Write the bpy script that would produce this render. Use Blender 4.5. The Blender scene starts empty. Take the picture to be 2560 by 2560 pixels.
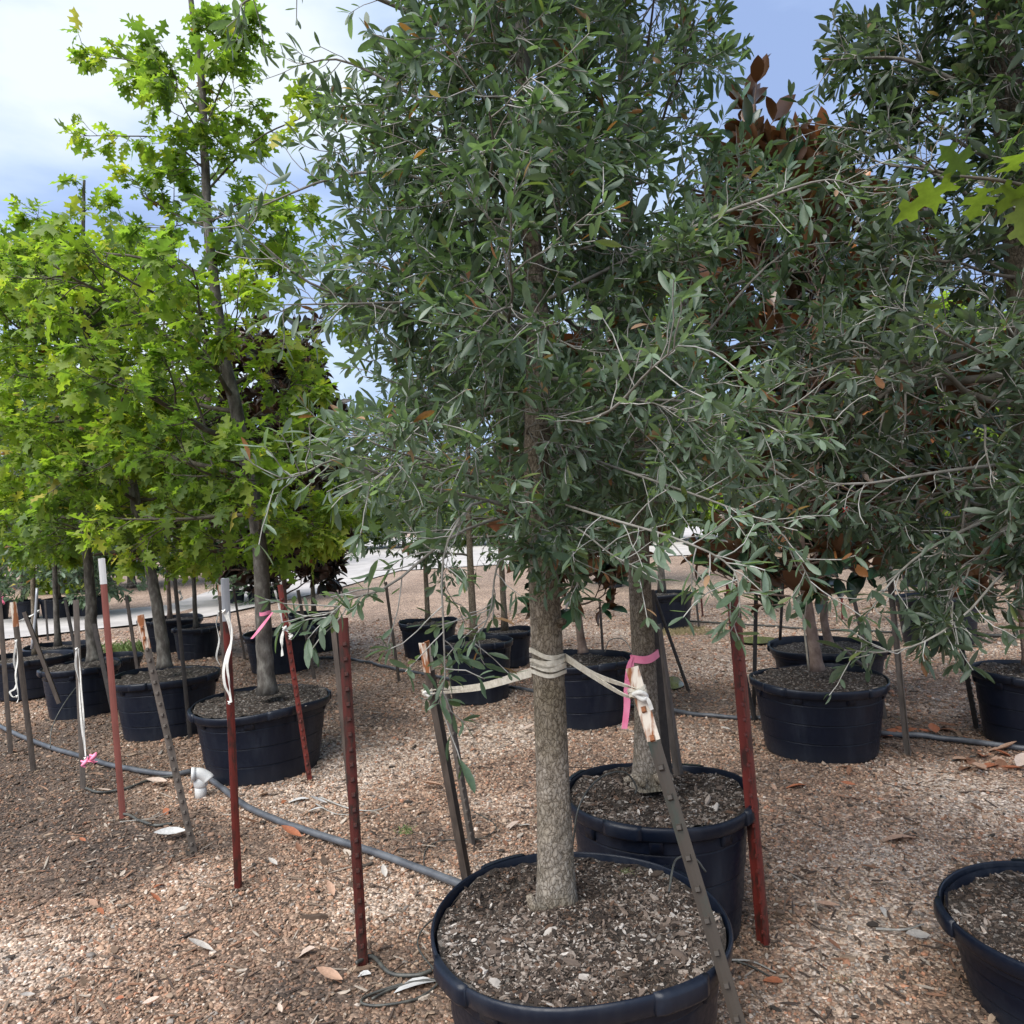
import bpy, math, random
import numpy as np
from mathutils import Vector, Matrix, kdtree

rnd = random.Random(7)
sc = bpy.context.scene
C = sc.collection
R = math.radians

# ------------------------------------------------------------------ camera
W = 2560.0
FPX = 1900.0
PITCH, ROLL, CAMZ = R(0.3), R(2.5), 1.6
_r0 = np.array([1., 0, 0]); _f = np.array([0, math.cos(PITCH), math.sin(PITCH)])
_u0 = np.array([0, -math.sin(PITCH), math.cos(PITCH)])
CR = math.cos(ROLL) * _r0 - math.sin(ROLL) * _u0
CU = math.sin(ROLL) * _r0 + math.cos(ROLL) * _u0
CP = np.array([0, 0, CAMZ])
cam_d = bpy.data.cameras.new('camera'); cam = bpy.data.objects.new('camera', cam_d); C.objects.link(cam)
cam_d.sensor_width = 36; cam_d.lens = 36 * FPX / W; cam_d.clip_start = .05; cam_d.clip_end = 1500
m = Matrix.Identity(4)
for i in range(3):
    m[i][0], m[i][1], m[i][2], m[i][3] = CR[i], CU[i], -_f[i], CP[i]
cam.matrix_world = m
sc.camera = cam

def ray(px, py):
    return _f + (px - W / 2) / FPX * CR - (py - W / 2) / FPX * CU
def ground(px, py, z=0.):
    r = ray(px, py); return CP + r * ((z - CAMZ) / r[2])
def at(px, py, d):
    r = ray(px, py); return CP + r * (d / r[1])
def proj(P):
    q = np.asarray(P) - CP
    dz = q @ _f
    return W / 2 + FPX * (q @ CR) / dz, W / 2 - FPX * (q @ CU) / dz, dz

# ------------------------------------------------------------------ sky, sun, exposure
SUN = Vector((-.45, -.55, .95)).normalized()
world = bpy.data.worlds.new('World'); sc.world = world; world.use_nodes = True
nt = world.node_tree; nt.nodes.clear()
def N(t, **k):
    n = nt.nodes.new(t)
    for a, b in k.items(): setattr(n, a, b)
    return n
out = N('ShaderNodeOutputWorld'); bg = N('ShaderNodeBackground'); nt.links.new(bg.outputs[0], out.inputs[0])
sky = N('ShaderNodeTexSky', sky_type='NISHITA'); sky.sun_disc = False
sky.sun_elevation = math.asin(SUN.z); sky.sun_rotation = math.atan2(SUN.x, SUN.y)
sky.air_density = 1.0; sky.dust_density = 1.5
tc = N('ShaderNodeTexCoord'); mp = N('ShaderNodeMapping'); mp.inputs['Scale'].default_value = (1.5, 1.5, 4.2)
mp.inputs['Location'].default_value = (.35, .1, .25)
nt.links.new(tc.outputs['Generated'], mp.inputs[0])
ns = N('ShaderNodeTexNoise'); ns.inputs['Scale'].default_value = 1.25; ns.inputs['Detail'].default_value = 7
ns.inputs['Roughness'].default_value = .52; nt.links.new(mp.outputs[0], ns.inputs[0])
# one bright cloud bank at the upper left of the view
bd = ray(200, 90); bd = bd / np.linalg.norm(bd)
dot = N('ShaderNodeVectorMath', operation='DOT_PRODUCT'); dot.inputs[1].default_value = tuple(bd)
nt.links.new(tc.outputs['Generated'], dot.inputs[0])
mr = N('ShaderNodeMapRange'); mr.interpolation_type = 'SMOOTHSTEP'
mr.inputs[1].default_value = .90; mr.inputs[2].default_value = .995; mr.inputs[3].default_value = 0; mr.inputs[4].default_value = .07
nt.links.new(dot.outputs['Value'], mr.inputs[0])
ad = N('ShaderNodeMath', operation='ADD'); nt.links.new(ns.outputs['Fac'], ad.inputs[0]); nt.links.new(mr.outputs[0], ad.inputs[1])
cr = N('ShaderNodeValToRGB'); nt.links.new(ad.outputs[0], cr.inputs[0])
cr.color_ramp.elements[0].position = .38; cr.color_ramp.elements[0].color = (.27, .37, .62, 1)
cr.color_ramp.elements[1].position = .68; cr.color_ramp.elements[1].color = (.73, .79, .84, 1)
e = cr.color_ramp.elements.new(.48); e.color = (.37, .49, .75, 1)
e = cr.color_ramp.elements.new(.56); e.color = (.52, .63, .80, 1)
sm = N('ShaderNodeVectorMath', operation='SCALE'); sm.inputs['Scale'].default_value = .12
nt.links.new(sky.outputs[0], sm.inputs[0])
mx = N('ShaderNodeMix', data_type='RGBA'); mx.inputs[0].default_value = .88
nt.links.new(sm.outputs[0], mx.inputs[6]); nt.links.new(cr.outputs[0], mx.inputs[7])
nt.links.new(mx.outputs[2], bg.inputs['Color']); bg.inputs['Strength'].default_value = .285

sun_d = bpy.data.lights.new('sun', 'SUN'); sun_d.energy = 1.35; sun_d.angle = R(60); sun_d.color = (1, .96, .90)
sun = bpy.data.objects.new('sun', sun_d); C.objects.link(sun)
sun.rotation_euler = (-SUN).to_track_quat('-Z', 'Y').to_euler(); sun.location = (0, 0, 20)
sc.view_settings.view_transform = 'Standard'; sc.view_settings.look = 'None'
sc.view_settings.gamma = 1; sc.view_settings.use_curve_mapping = False
sc.view_settings.exposure = 2.32

# ------------------------------------------------------------------ helpers
def tag(o, label=None, cat=None, group=None, kind=None):
    if label: o['label'] = label
    if cat: o['category'] = cat
    if group: o['group'] = group
    if kind: o['kind'] = kind
    return o
def empty(name, loc, label, cat, group=None):
    o = bpy.data.objects.new(name, None); C.objects.link(o); o.location = tuple(loc); o.empty_display_size = .1
    return tag(o, label, cat, group)
class MB:
    """collects polygons; V arrays and equal-size face arrays"""
    def __init__(s): s.V = []; s.F = []; s.n = 0; s.col = []
    def add(s, V, Fs, col=None):
        V = np.asarray(V, float); s.V.append(V)
        for F in Fs:
            F = np.asarray(F)
            if F.size: s.F.append(F + s.n)
        s.n += len(V)
        if col is not None: s.col.append(np.asarray(col, float))
        return s
    def mesh(s, name, mat, origin=(0, 0, 0), smooth=True):
        me = bpy.data.meshes.new(name)
        V = np.concatenate(s.V) - np.asarray(origin)
        me.vertices.add(len(V)); me.vertices.foreach_set('co', V.astype(np.float32).ravel())
        loops = np.concatenate([F.ravel() for F in s.F]).astype(np.int32)
        tot = np.concatenate([np.full(len(F), F.shape[1]) for F in s.F]).astype(np.int32)
        st = np.concatenate([[0], np.cumsum(tot)[:-1]]).astype(np.int32)
        me.loops.add(len(loops)); me.loops.foreach_set('vertex_index', loops)
        me.polygons.add(len(tot)); me.polygons.foreach_set('loop_start', st); me.polygons.foreach_set('loop_total', tot)
        me.polygons.foreach_set('use_smooth', np.full(len(tot), smooth))
        if s.col:
            a = me.color_attributes.new('tint', 'FLOAT_COLOR', 'POINT')
            c = np.concatenate(s.col); c = np.hstack([c, np.ones((len(c), 4 - c.shape[1]))])
            a.data.foreach_set('color', c.astype(np.float32).ravel())
        me.update(calc_edges=True); me.validate()
        if mat: me.materials.append(mat)
        return me
    def obj(s, name, mat, parent=None, smooth=True, origin=None):
        if origin is None: origin = tuple(parent.location) if parent else (0, 0, 0)
        o = bpy.data.objects.new(name, s.mesh(name, mat, origin, smooth)); C.objects.link(o)
        if parent: o.parent = parent
        else: o.location = origin
        return o
def norm(v):
    v = np.asarray(v, float); return v / (np.linalg.norm(v, axis=-1, keepdims=True) + 1e-12)
def frames(pts):
    pts = np.asarray(pts, float); t = norm(np.gradient(pts, axis=0))
    a = np.array([0, 0, 1.]) if abs(t[0][2]) < .9 else np.array([1., 0, 0])
    u = norm(np.cross(t[0], a)); us = []
    for k in range(len(pts)):
        u = u - t[k] * (u @ t[k]); u = norm(u); us.append(u)
    us = np.array(us); return t, us, np.cross(t, us)
def tube(mb, pts, rad, n=6, cap=True, col=None):
    pts = np.asarray(pts, float); k = len(pts); rad = np.broadcast_to(np.asarray(rad, float), (k,))
    t, u, v = frames(pts)
    a = np.arange(n) / n * 2 * math.pi
    V = pts[:, None] + rad[:, None, None] * (np.cos(a)[None, :, None] * u[:, None] + np.sin(a)[None, :, None] * v[:, None])
    V = V.reshape(-1, 3)
    i = np.arange(k - 1)[:, None] * n; j = np.arange(n)[None]; j2 = (j + 1) % n
    F = np.stack([i + j, i + j2, i + n + j2, i + n + j], -1).reshape(-1, 4)
    Fs = [F]
    if cap: Fs += [np.arange(n)[::-1][None], (np.arange(n) + (k - 1) * n)[None]]
    mb.add(V, Fs, None if col is None else np.tile(col, (len(V), 1)))
    return mb
def spline(pts, n):
    """Catmull-Rom through pts"""
    P = np.asarray(pts, float); P = np.vstack([2 * P[0] - P[1], P, 2 * P[-1] - P[-2]]); o = []
    m_ = len(P) - 3
    for q in np.linspace(0, m_ - 1e-6, n):
        i = int(q); t = q - i; a, b, c, d = P[i:i + 4]
        o.append(.5 * (2 * b + (c - a) * t + (2 * a - 5 * b + 4 * c - d) * t * t + (-a + 3 * b - 3 * c + d) * t ** 3))
    return np.array(o)
def box(mb, c, s, X=(1, 0, 0), Y=(0, 1, 0), Z=(0, 0, 1)):
    X, Y, Z = map(np.asarray, (X, Y, Z)); V = []
    for a in (-1, 1):
        for b in (-1, 1):
            for d in (-1, 1): V.append(np.asarray(c) + a * s[0] / 2 * X + b * s[1] / 2 * Y + d * s[2] / 2 * Z)
    mb.add(V, [[(0, 1, 3, 2), (4, 6, 7, 5), (0, 4, 5, 1), (2, 3, 7, 6), (0, 2, 6, 4), (1, 5, 7, 3)]]); return mb
def ribbon(mb, pts, w, side, th=.0012):
    """flat strap; side = width direction(s)"""
    pts = np.asarray(pts, float); k = len(pts); side = norm(np.broadcast_to(np.asarray(side, float), (k, 3)))
    w = np.broadcast_to(np.asarray(w, float), (k,))
    t = norm(np.gradient(pts, axis=0)); nn = norm(np.cross(t, side))
    V = np.stack([pts - side * w[:, None] / 2 - nn * th, pts + side * w[:, None] / 2 - nn * th,
                  pts + side * w[:, None] / 2 + nn * th, pts - side * w[:, None] / 2 + nn * th], 1).reshape(-1, 3)
    i = np.arange(k - 1)[:, None] * 4; j = np.arange(4)[None]; j2 = (j + 1) % 4
    F = np.stack([i + j, i + j2, i + 4 + j2, i + 4 + j], -1).reshape(-1, 4)
    mb.add(V, [F, [[3, 2, 1, 0]], [[k * 4 - 4, k * 4 - 3, k * 4 - 2, k * 4 - 1]]]); return mb

# ------------------------------------------------------------------ materials
def mat(name):
    m_ = bpy.data.materials.new(name); m_.use_nodes = True; t = m_.node_tree
    b = t.nodes['Principled BSDF']
    return m_, t, b
def nn(t, ty, **k):
    n = t.nodes.new(ty)
    for a, v in k.items(): setattr(n, a, v)
    return n
def noise(t, scale, detail=4, rough=.55, vec=None, stretch=None, coord='Object'):
    n = nn(t, 'ShaderNodeTexNoise'); n.inputs['Scale'].default_value = scale; n.inputs['Detail'].default_value = detail
    n.inputs['Roughness'].default_value = rough
    c = nn(t, 'ShaderNodeTexCoord'); src = c.outputs[coord]
    if stretch:
        mp_ = nn(t, 'ShaderNodeMapping'); mp_.inputs['Scale'].default_value = stretch
        t.links.new(src, mp_.inputs[0]); src = mp_.outputs[0]
    t.links.new(src, n.inputs[0]); return n
def ramp(t, fac, stops):
    r = nn(t, 'ShaderNodeValToRGB'); t.links.new(fac, r.inputs[0]); el = r.color_ramp.elements
    el[0].position, el[0].color = stops[0][0], (*stops[0][1], 1)
    el[1].position, el[1].color = stops[-1][0], (*stops[-1][1], 1)
    for p, c in stops[1:-1]:
        e_ = el.new(p); e_.color = (*c, 1)
    return r
def bump(t, b, h, st, dist=.01):
    n = nn(t, 'ShaderNodeBump'); n.inputs['Strength'].default_value = st; n.inputs['Distance'].default_value = dist
    t.links.new(h, n.inputs['Height']); t.links.new(n.outputs[0], b.inputs['Normal']); return n
def mixc(t, fac, a, b, mode='MIX'):
    m_ = nn(t, 'ShaderNodeMix', data_type='RGBA', blend_type=mode)
    for s, v in ((0, fac), (6, a), (7, b)):
        if hasattr(v, 'links'): t.links.new(v, m_.inputs[s])
        else: m_.inputs[s].default_value = v if s == 0 else (*v, 1)
    return m_.outputs[2]

def leaf_mat(name, rough, trans, back=None, spec=.5, tcol=(1.3, 1.5, .6)):
    m_, t, b = mat(name)
    a = nn(t, 'ShaderNodeAttribute', attribute_name='tint')
    n = noise(t, 9, 2)
    col = mixc(t, .35, a.outputs['Color'], ramp(t, n.outputs['Fac'], [(.3, (.55, .55, .55)), (.7, (1.35, 1.35, 1.35))]).outputs[0], 'MULTIPLY')
    if back:
        g = nn(t, 'ShaderNodeNewGeometry')
        col = mixc(t, g.outputs['Backfacing'], col, back)
    t.links.new(col, b.inputs['Base Color']); b.inputs['Roughness'].default_value = rough
    b.inputs['Specular IOR Level'].default_value = spec
    tr = nn(t, 'ShaderNodeBsdfTranslucent'); mx_ = nn(t, 'ShaderNodeMixShader')
    tc_ = mixc(t, 1., col, tcol, 'MULTIPLY'); t.links.new(tc_, tr.inputs[0])
    mx_.inputs[0].default_value = trans
    t.links.new(b.outputs[0], mx_.inputs[1]); t.links.new(tr.outputs[0], mx_.inputs[2])
    t.links.new(mx_.outputs[0], t.nodes['Material Output'].inputs[0]); return m_
M_oakleaf = leaf_mat('live_oak_leaf', .45, .42, spec=.6)
M_redleaf = leaf_mat('red_oak_leaf', .5, .56, spec=.35)
M_magleaf = leaf_mat('magnolia_leaf', .28, .10, back=(.095, .045, .02), spec=.6, tcol=(1.2, .8, .5))
M_bronze = leaf_mat('dark_magnolia_leaf', .35, .08, back=(.06, .032, .02), spec=.4, tcol=(1.2, .9, .6))
M_dryleaf = leaf_mat('dry_leaf', .65, .15, spec=.3, tcol=(1.1, .9, .7))

def bark_mat(name, c0, c1, c2, sc_=30, stretch=(1, 1, .35), b_=.6, mossy=None, attr=False, cracks=0):
    m_, t, b = mat(name)
    n = noise(t, sc_, 6, .65, stretch=stretch)
    r = ramp(t, n.outputs['Fac'], [(.32, c0), (.5, c1), (.7, c2)])
    col = r.outputs[0]
    n2 = noise(t, 3.5, 3)
    if mossy: col = mixc(t, ramp(t, n2.outputs['Fac'], [(.42, (0, 0, 0)), (.62, (.75, .75, .75))]).outputs[0], col, mossy)
    h = n.outputs['Fac']
    if cracks:
        c_ = nn(t, 'ShaderNodeTexCoord'); mp_ = nn(t, 'ShaderNodeMapping'); mp_.inputs['Scale'].default_value = (1, 1, .42)
        nd = noise(t, 40, 3, .6); vm = nn(t, 'ShaderNodeVectorMath', operation='MULTIPLY_ADD'); vm.inputs[1].default_value = (.030, .030, .045)
        t.links.new(nd.outputs['Color'], vm.inputs[0]); t.links.new(c_.outputs['Object'], vm.inputs[2]); t.links.new(vm.outputs[0], mp_.inputs[0])
        v = nn(t, 'ShaderNodeTexVoronoi', feature='DISTANCE_TO_EDGE'); v.inputs['Scale'].default_value = cracks; t.links.new(mp_.outputs[0], v.inputs[0])
        rc = ramp(t, v.outputs['Distance'], [(0, (.32, .29, .26)), (.07, (.76, .74, .72)), (.30, (1.08, 1.08, 1.08))])
        col = mixc(t, 1., col, rc.outputs[0], 'MULTIPLY')
        ma = nn(t, 'ShaderNodeMath', operation='MULTIPLY_ADD'); ma.inputs[1].default_value = .35; t.links.new(h, ma.inputs[0]); t.links.new(rc.outputs[0], ma.inputs[2]); h = ma.outputs[0]
    if attr:
        a = nn(t, 'ShaderNodeAttribute', attribute_name='tint')
        col = mixc(t, 1., col, a.outputs['Color'], 'MULTIPLY')
    t.links.new(col, b.inputs['Base Color']); b.inputs['Roughness'].default_value = .85
    b.inputs['Specular IOR Level'].default_value = .25
    bump(t, b, h, b_, .006); return m_
M_bark = bark_mat('oak_bark', (.175, .145, .11), (.225, .19, .148), (.28, .245, .20), 60, (1, 1, .5), .5, mossy=(.165, .135, .085), attr=True, cracks=88)
M_bark_red = bark_mat('smooth_grey_bark', (.045, .04, .034), (.10, .09, .078), (.21, .20, .175), 24, (1, 1, .45), 1.0)
M_bark_mag = bark_mat('magnolia_bark', (.13, .09, .07), (.22, .16, .13), (.32, .25, .2), 14, (1, 1, .8), .3)
M_twig = bark_mat('pale_twig_bark', (.17, .165, .145), (.27, .262, .24), (.40, .395, .375), 18, (1, 1, 1), .3, attr=True)
M_twig_red = bark_mat('dark_twig_bark', (.05, .045, .035), (.09, .08, .06), (.15, .14, .11), 18, (1, 1, 1), .3)

def plastic(name, base, dust, rough=.42):
    m_, t, b = mat(name)
    n = noise(t, 3.2, 6, .62, stretch=(1, 1, .5)); n2 = noise(t, 55, 3)
    f = ramp(t, n.outputs['Fac'], [(.44, (0, 0, 0)), (.72, (.5, .5, .5))])
    # vertical dirt streaks
    n4 = noise(t, 22, 3, .6, stretch=(1, 1, .06))
    f2 = mixc(t, 1., f.outputs[0], ramp(t, n4.outputs['Fac'], [(.4, (.25, .25, .25)), (.7, (1.6, 1.6, 1.6))]).outputs[0], 'MULTIPLY')
    # dust that settles low on the wall
    sx = nn(t, 'ShaderNodeSeparateXYZ'); tc_ = nn(t, 'ShaderNodeTexCoord'); t.links.new(tc_.outputs['Object'], sx.inputs[0])
    m2 = nn(t, 'ShaderNodeMapRange'); t.links.new(sx.outputs['Z'], m2.inputs[0])
    m2.inputs[1].default_value = .0; m2.inputs[2].default_value = .13; m2.inputs[3].default_value = .5; m2.inputs[4].default_value = 0
    f3 = mixc(t, 1., f2, m2.outputs[0], 'ADD')
    c = mixc(t, f3, base, dust)
    t.links.new(c, b.inputs['Base Color'])
    rr = ramp(t, n2.outputs['Fac'], [(.3, (rough - .08,) * 3), (.7, (rough + .14,) * 3)]); t.links.new(rr.outputs[0], b.inputs['Roughness'])
    b.inputs['Specular IOR Level'].default_value = .3
    n3 = noise(t, 14, 4); bump(t, b, n3.outputs['Fac'], .25, .006); return m_
M_pot = plastic('black_pot_plastic', (.0026, .0050, .0130), (.030, .036, .048))
M_rim = plastic('black_rim_plastic', (.0045, .0075, .016), (.03, .034, .043), .36)

def soil_mat():
    m_, t, b = mat('potting_soil')
    c = nn(t, 'ShaderNodeTexCoord'); v = nn(t, 'ShaderNodeTexVoronoi'); v.inputs['Scale'].default_value = 85
    t.links.new(c.outputs['Object'], v.inputs[0]); n = noise(t, 60, 6, .7); n2 = noise(t, 4, 3)
    r1 = ramp(t, n.outputs['Fac'], [(.35, (.016, .012, .009)), (.55, (.045, .034, .026)), (.75, (.13, .105, .085))])
    sp = nn(t, 'ShaderNodeSeparateColor'); t.links.new(v.outputs['Color'], sp.inputs[0])
    f = ramp(t, sp.outputs[0], [(.8, (0, 0, 0)), (.84, (.6, .6, .6))])
    col = mixc(t, f.outputs[0], r1.outputs[0], (.26, .23, .2))
    t.links.new(col, b.inputs['Base Color']); b.inputs['Roughness'].default_value = .95
    bump(t, b, n.outputs['Fac'], 1, .02); return m_
M_soil = soil_mat()
def inst_mat(name, rough=.75):
    m_, t, b = mat(name)
    a = nn(t, 'ShaderNodeAttribute', attribute_name='tint', attribute_type='INSTANCER')
    n = noise(t, 1.3, 3)
    c = mixc(t, .6, a.outputs['Color'], ramp(t, n.outputs['Fac'], [(.3, (.6, .6, .6)), (.7, (1.3, 1.3, 1.3))]).outputs[0], 'MULTIPLY')
    t.links.new(c, b.inputs['Base Color']); b.inputs['Roughness'].default_value = rough
    b.inputs['Specular IOR Level'].default_value = .35; return m_
M_pebble = inst_mat('pebble', .7); M_chip = inst_mat('wood_chip', .9)

def ground_mat():
    m_, t, b = mat('gravel_ground')
    a = nn(t, 'ShaderNodeAttribute', attribute_name='tint')
    c = nn(t, 'ShaderNodeTexCoord')
    def vor(s):
        v = nn(t, 'ShaderNodeTexVoronoi'); v.inputs['Scale'].default_value = s; t.links.new(c.outputs['Object'], v.inputs[0]); return v
    v1 = vor(75); v2 = vor(32)
    sp = nn(t, 'ShaderNodeSeparateColor'); t.links.new(v1.outputs['Color'], sp.inputs[0])
    sp2 = nn(t, 'ShaderNodeSeparateColor'); t.links.new(v2.outputs['Color'], sp2.inputs[0])
    r1 = ramp(t, sp.outputs[0], [(0, (.35, .30, .27)), (.5, (.8, .75, .7)), (.8, (1.3, 1.25, 1.2)), (1, (1.9, 1.85, 1.8))])
    r2 = ramp(t, sp2.outputs[1], [(0, (.6, .55, .5)), (.6, (1, 1, 1)), (1, (1.5, 1.4, 1.3))])
    n = noise(t, 1.1, 6, .65); r3 = ramp(t, n.outputs['Fac'], [(.3, (.75, .72, .7)), (.7, (1.2, 1.2, 1.2))])
    col = mixc(t, 1, a.outputs['Color'], r1.outputs[0], 'MULTIPLY'); col = mixc(t, .7, col, r2.outputs[0], 'MULTIPLY')
    col = mixc(t, 1, col, r3.outputs[0], 'MULTIPLY')
    t.links.new(col, b.inputs['Base Color']); b.inputs['Roughness'].default_value = .92
    bump(t, b, v1.outputs['Distance'], .8, .012).invert = True; return m_
M_ground = ground_mat()
def simple(name, c0, c1, rough=.6, sc_=20, stretch=None, b_=.15, metal=0., thr=(.35, .65)):
    m_, t, b = mat(name); n = noise(t, sc_, 5, .6, stretch=stretch)
    r = ramp(t, n.outputs['Fac'], [(thr[0], c0), (thr[1], c1)]); t.links.new(r.outputs[0], b.inputs['Base Color'])
    b.inputs['Roughness'].default_value = rough; b.inputs['Metallic'].default_value = metal
    bump(t, b, n.outputs['Fac'], b_, .004); return m_
M_road = simple('pale_road', (.32, .30, .285), (.46, .43, .41), .9, 1.4)
M_red = simple('red_post_paint', (.045, .016, .012), (.14, .020, .014), .5, 38, (1, 1, .3), thr=(.38, .52))
M_pinkred = simple('faded_red_post_paint', (.15, .045, .034), (.21, .062, .047), .6, 20, (1, 1, .3))
M_darkred = simple('dark_red_post_paint', (.030, .016, .012), (.085, .016, .012), .5, 42, (1, 1, .3), thr=(.40, .54))
M_brown = simple('weathered_brown_post', (.032, .024, .019), (.075, .058, .046), .65, 30, (1, 1, .25))
M_greybrown = simple('grey_brown_post', (.06, .05, .042), (.12, .10, .085), .65, 30, (1, 1, .25))
M_dark = simple('dark_post', (.018, .016, .015), (.04, .034, .03), .6, 30)
M_green = simple('green_brown_post', (.040, .032, .025), (.015, .038, .030), .6, 9, (1, 1, .5), thr=(.54, .68))
M_rust = simple('rusted_white_paint', (.22, .075, .022), (.58, .52, .44), .7, 30, (1, 1, .18), thr=(.46, .56))
M_white = simple('chipped_white_paint', (.16, .14, .12), (.55, .55, .55), .6, 22, (1, 1, .3), thr=(.36, .45))
M_silver = simple('dull_silver', (.28, .30, .33), (.45, .47, .5), .4, 15, (1, 1, .2), metal=.3)
M_bamboo = simple('bamboo', (.28, .24, .18), (.42, .38, .3), .6, 12)
M_strap = simple('cream_strap', (.42, .38, .30), (.60, .56, .47), .85, 60)
M_cord = simple('white_cord', (.50, .49, .45), (.68, .67, .63), .8, 40)
M_pink = simple('pink_ribbon', (.78, .17, .30), (.88, .28, .42), .45, 12)
M_pipe = simple('grey_black_pipe', (.045, .05, .06), (.10, .108, .12), .45, 9)
M_tubing = simple('thin_black_tubing', (.025, .026, .025), (.07, .07, .06), .5, 30)
M_pvc = simple('white_pvc', (.50, .50, .49), (.62, .62, .60), .35, 10)
M_moss = simple('moss', (.10, .12, .045), (.22, .24, .12), .95, 60)
M_grass = simple('grass_blade', (.10, .17, .04), (.17, .24, .07), .7, 10)
M_drygrass = simple('dry_grass_blade', (.20, .17, .08), (.3, .25, .13), .8, 10)
M_tape = simple('red_plastic', (.35, .02, .02), (.5, .04, .03), .4, 10)
M_tagm = simple('grey_plastic_tag', (.5, .52, .56), (.6, .62, .66), .4, 10)
mw, tw, bw = mat('puddle_water'); bw.inputs['Base Color'].default_value = (.09, .08, .06, 1); bw.inputs['Roughness'].default_value = .06

# ------------------------------------------------------------------ ground
g_rng = np.random.default_rng(3)
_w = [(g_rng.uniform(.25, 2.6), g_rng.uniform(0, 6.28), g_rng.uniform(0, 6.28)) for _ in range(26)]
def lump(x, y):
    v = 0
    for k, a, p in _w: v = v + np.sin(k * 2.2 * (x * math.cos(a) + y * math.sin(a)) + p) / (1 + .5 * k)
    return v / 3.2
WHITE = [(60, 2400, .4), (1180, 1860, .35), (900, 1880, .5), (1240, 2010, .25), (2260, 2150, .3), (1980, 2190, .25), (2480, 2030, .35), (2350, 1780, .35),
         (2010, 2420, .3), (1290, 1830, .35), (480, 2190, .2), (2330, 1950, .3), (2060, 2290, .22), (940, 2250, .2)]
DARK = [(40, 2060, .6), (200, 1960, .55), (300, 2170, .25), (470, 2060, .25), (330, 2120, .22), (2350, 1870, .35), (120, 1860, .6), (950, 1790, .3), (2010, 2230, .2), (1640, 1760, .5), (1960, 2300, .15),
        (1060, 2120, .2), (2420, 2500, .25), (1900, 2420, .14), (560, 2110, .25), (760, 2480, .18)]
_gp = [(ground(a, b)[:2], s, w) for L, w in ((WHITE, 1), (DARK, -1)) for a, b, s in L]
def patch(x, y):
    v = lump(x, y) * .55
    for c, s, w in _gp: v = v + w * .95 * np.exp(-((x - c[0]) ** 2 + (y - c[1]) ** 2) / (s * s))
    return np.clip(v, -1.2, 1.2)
def lerp3(v, a, b, c):
    v = v[..., None]; a, b, c = map(np.asarray, (a, b, c))
    return np.where(v < 0, b + (a - b) * np.minimum(-v, 1), b + (c - b) * np.minimum(v, 1))
def gheight(x, y):
    return .012 * lump(x * 1.7 + 3, y * 1.7) * np.clip((y - .3) / 1., 0, 1) + .008 * lump(x * 4 + 9, y * 4)
def grid(x0, x1, nx, y0, y1, ny):
    xs, ys = np.meshgrid(np.linspace(x0, x1, nx), np.linspace(y0, y1, ny)); return xs.ravel(), ys.ravel()
mb = MB()
xe = np.concatenate([[-900, -250, -80, -30], np.arange(-12, 12.01, .08), [30, 80, 250, 900]])
ye = np.concatenate([[-300, -40, -6], np.arange(-1, 14.01, .08), [20, 35, 80, 250, 1200]])
XX, YY = np.meshgrid(xe, ye); xs, ys = XX.ravel(), YY.ravel()
near = (abs(xs) <= 12) & (ys >= -1) & (ys <= 14)
zz = np.where(near, gheight(xs, ys), 0)
nx_ = len(xe); i = (np.arange(len(ye) - 1)[:, None] * nx_ + np.arange(nx_ - 1)[None]).ravel()
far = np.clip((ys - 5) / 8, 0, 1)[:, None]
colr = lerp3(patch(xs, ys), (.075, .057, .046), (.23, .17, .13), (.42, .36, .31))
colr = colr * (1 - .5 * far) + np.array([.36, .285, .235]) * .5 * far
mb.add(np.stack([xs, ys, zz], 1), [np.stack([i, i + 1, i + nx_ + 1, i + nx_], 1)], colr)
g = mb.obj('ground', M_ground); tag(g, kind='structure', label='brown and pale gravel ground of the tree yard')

def flat_sheet(name, pts, z, m_, label, n=1):
    mb = MB(); P = np.array([(p[0], p[1], z) for p in pts]); mb.add(P, [np.arange(len(P))[None]])
    o = mb.obj(name, m_); return tag(o, label, kind='structure')
# pale road running obliquely behind the rows
near_e = [ground(-900, 1660), ground(0, 1603), ground(520, 1545), ground(800, 1485), ground(1000, 1428), ground(1500, 1398), ground(2700, 1352)]
far_e = [ground(-900, 1590), ground(0, 1553), ground(420, 1516), ground(700, 1420), ground(860, 1352), ground(1500, 1322), ground(2700, 1266)]
flat_sheet('road', [p for p in near_e] + [p for p in far_e[::-1]], .03, M_road, 'pale unpaved road beyond the potted trees')
pud = [ground(1664 + 24 * math.cos(a) * (1 + .2 * math.sin(3 * a)) + 20, 1712 + 16 * math.sin(a)) for a in np.linspace(0, 6.28, 25)[:-1]]
flat_sheet('puddle', pud, .020, mw, 'small puddle beside the thin leaning post')
pud = [ground(1895 + 50 * math.cos(a), 1604 + 9 * math.sin(a)) for a in np.linspace(0, 6.28, 25)[:-1]]
flat_sheet('puddle', pud, .020, mw, 'small bright puddle behind the red studded post')

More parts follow.
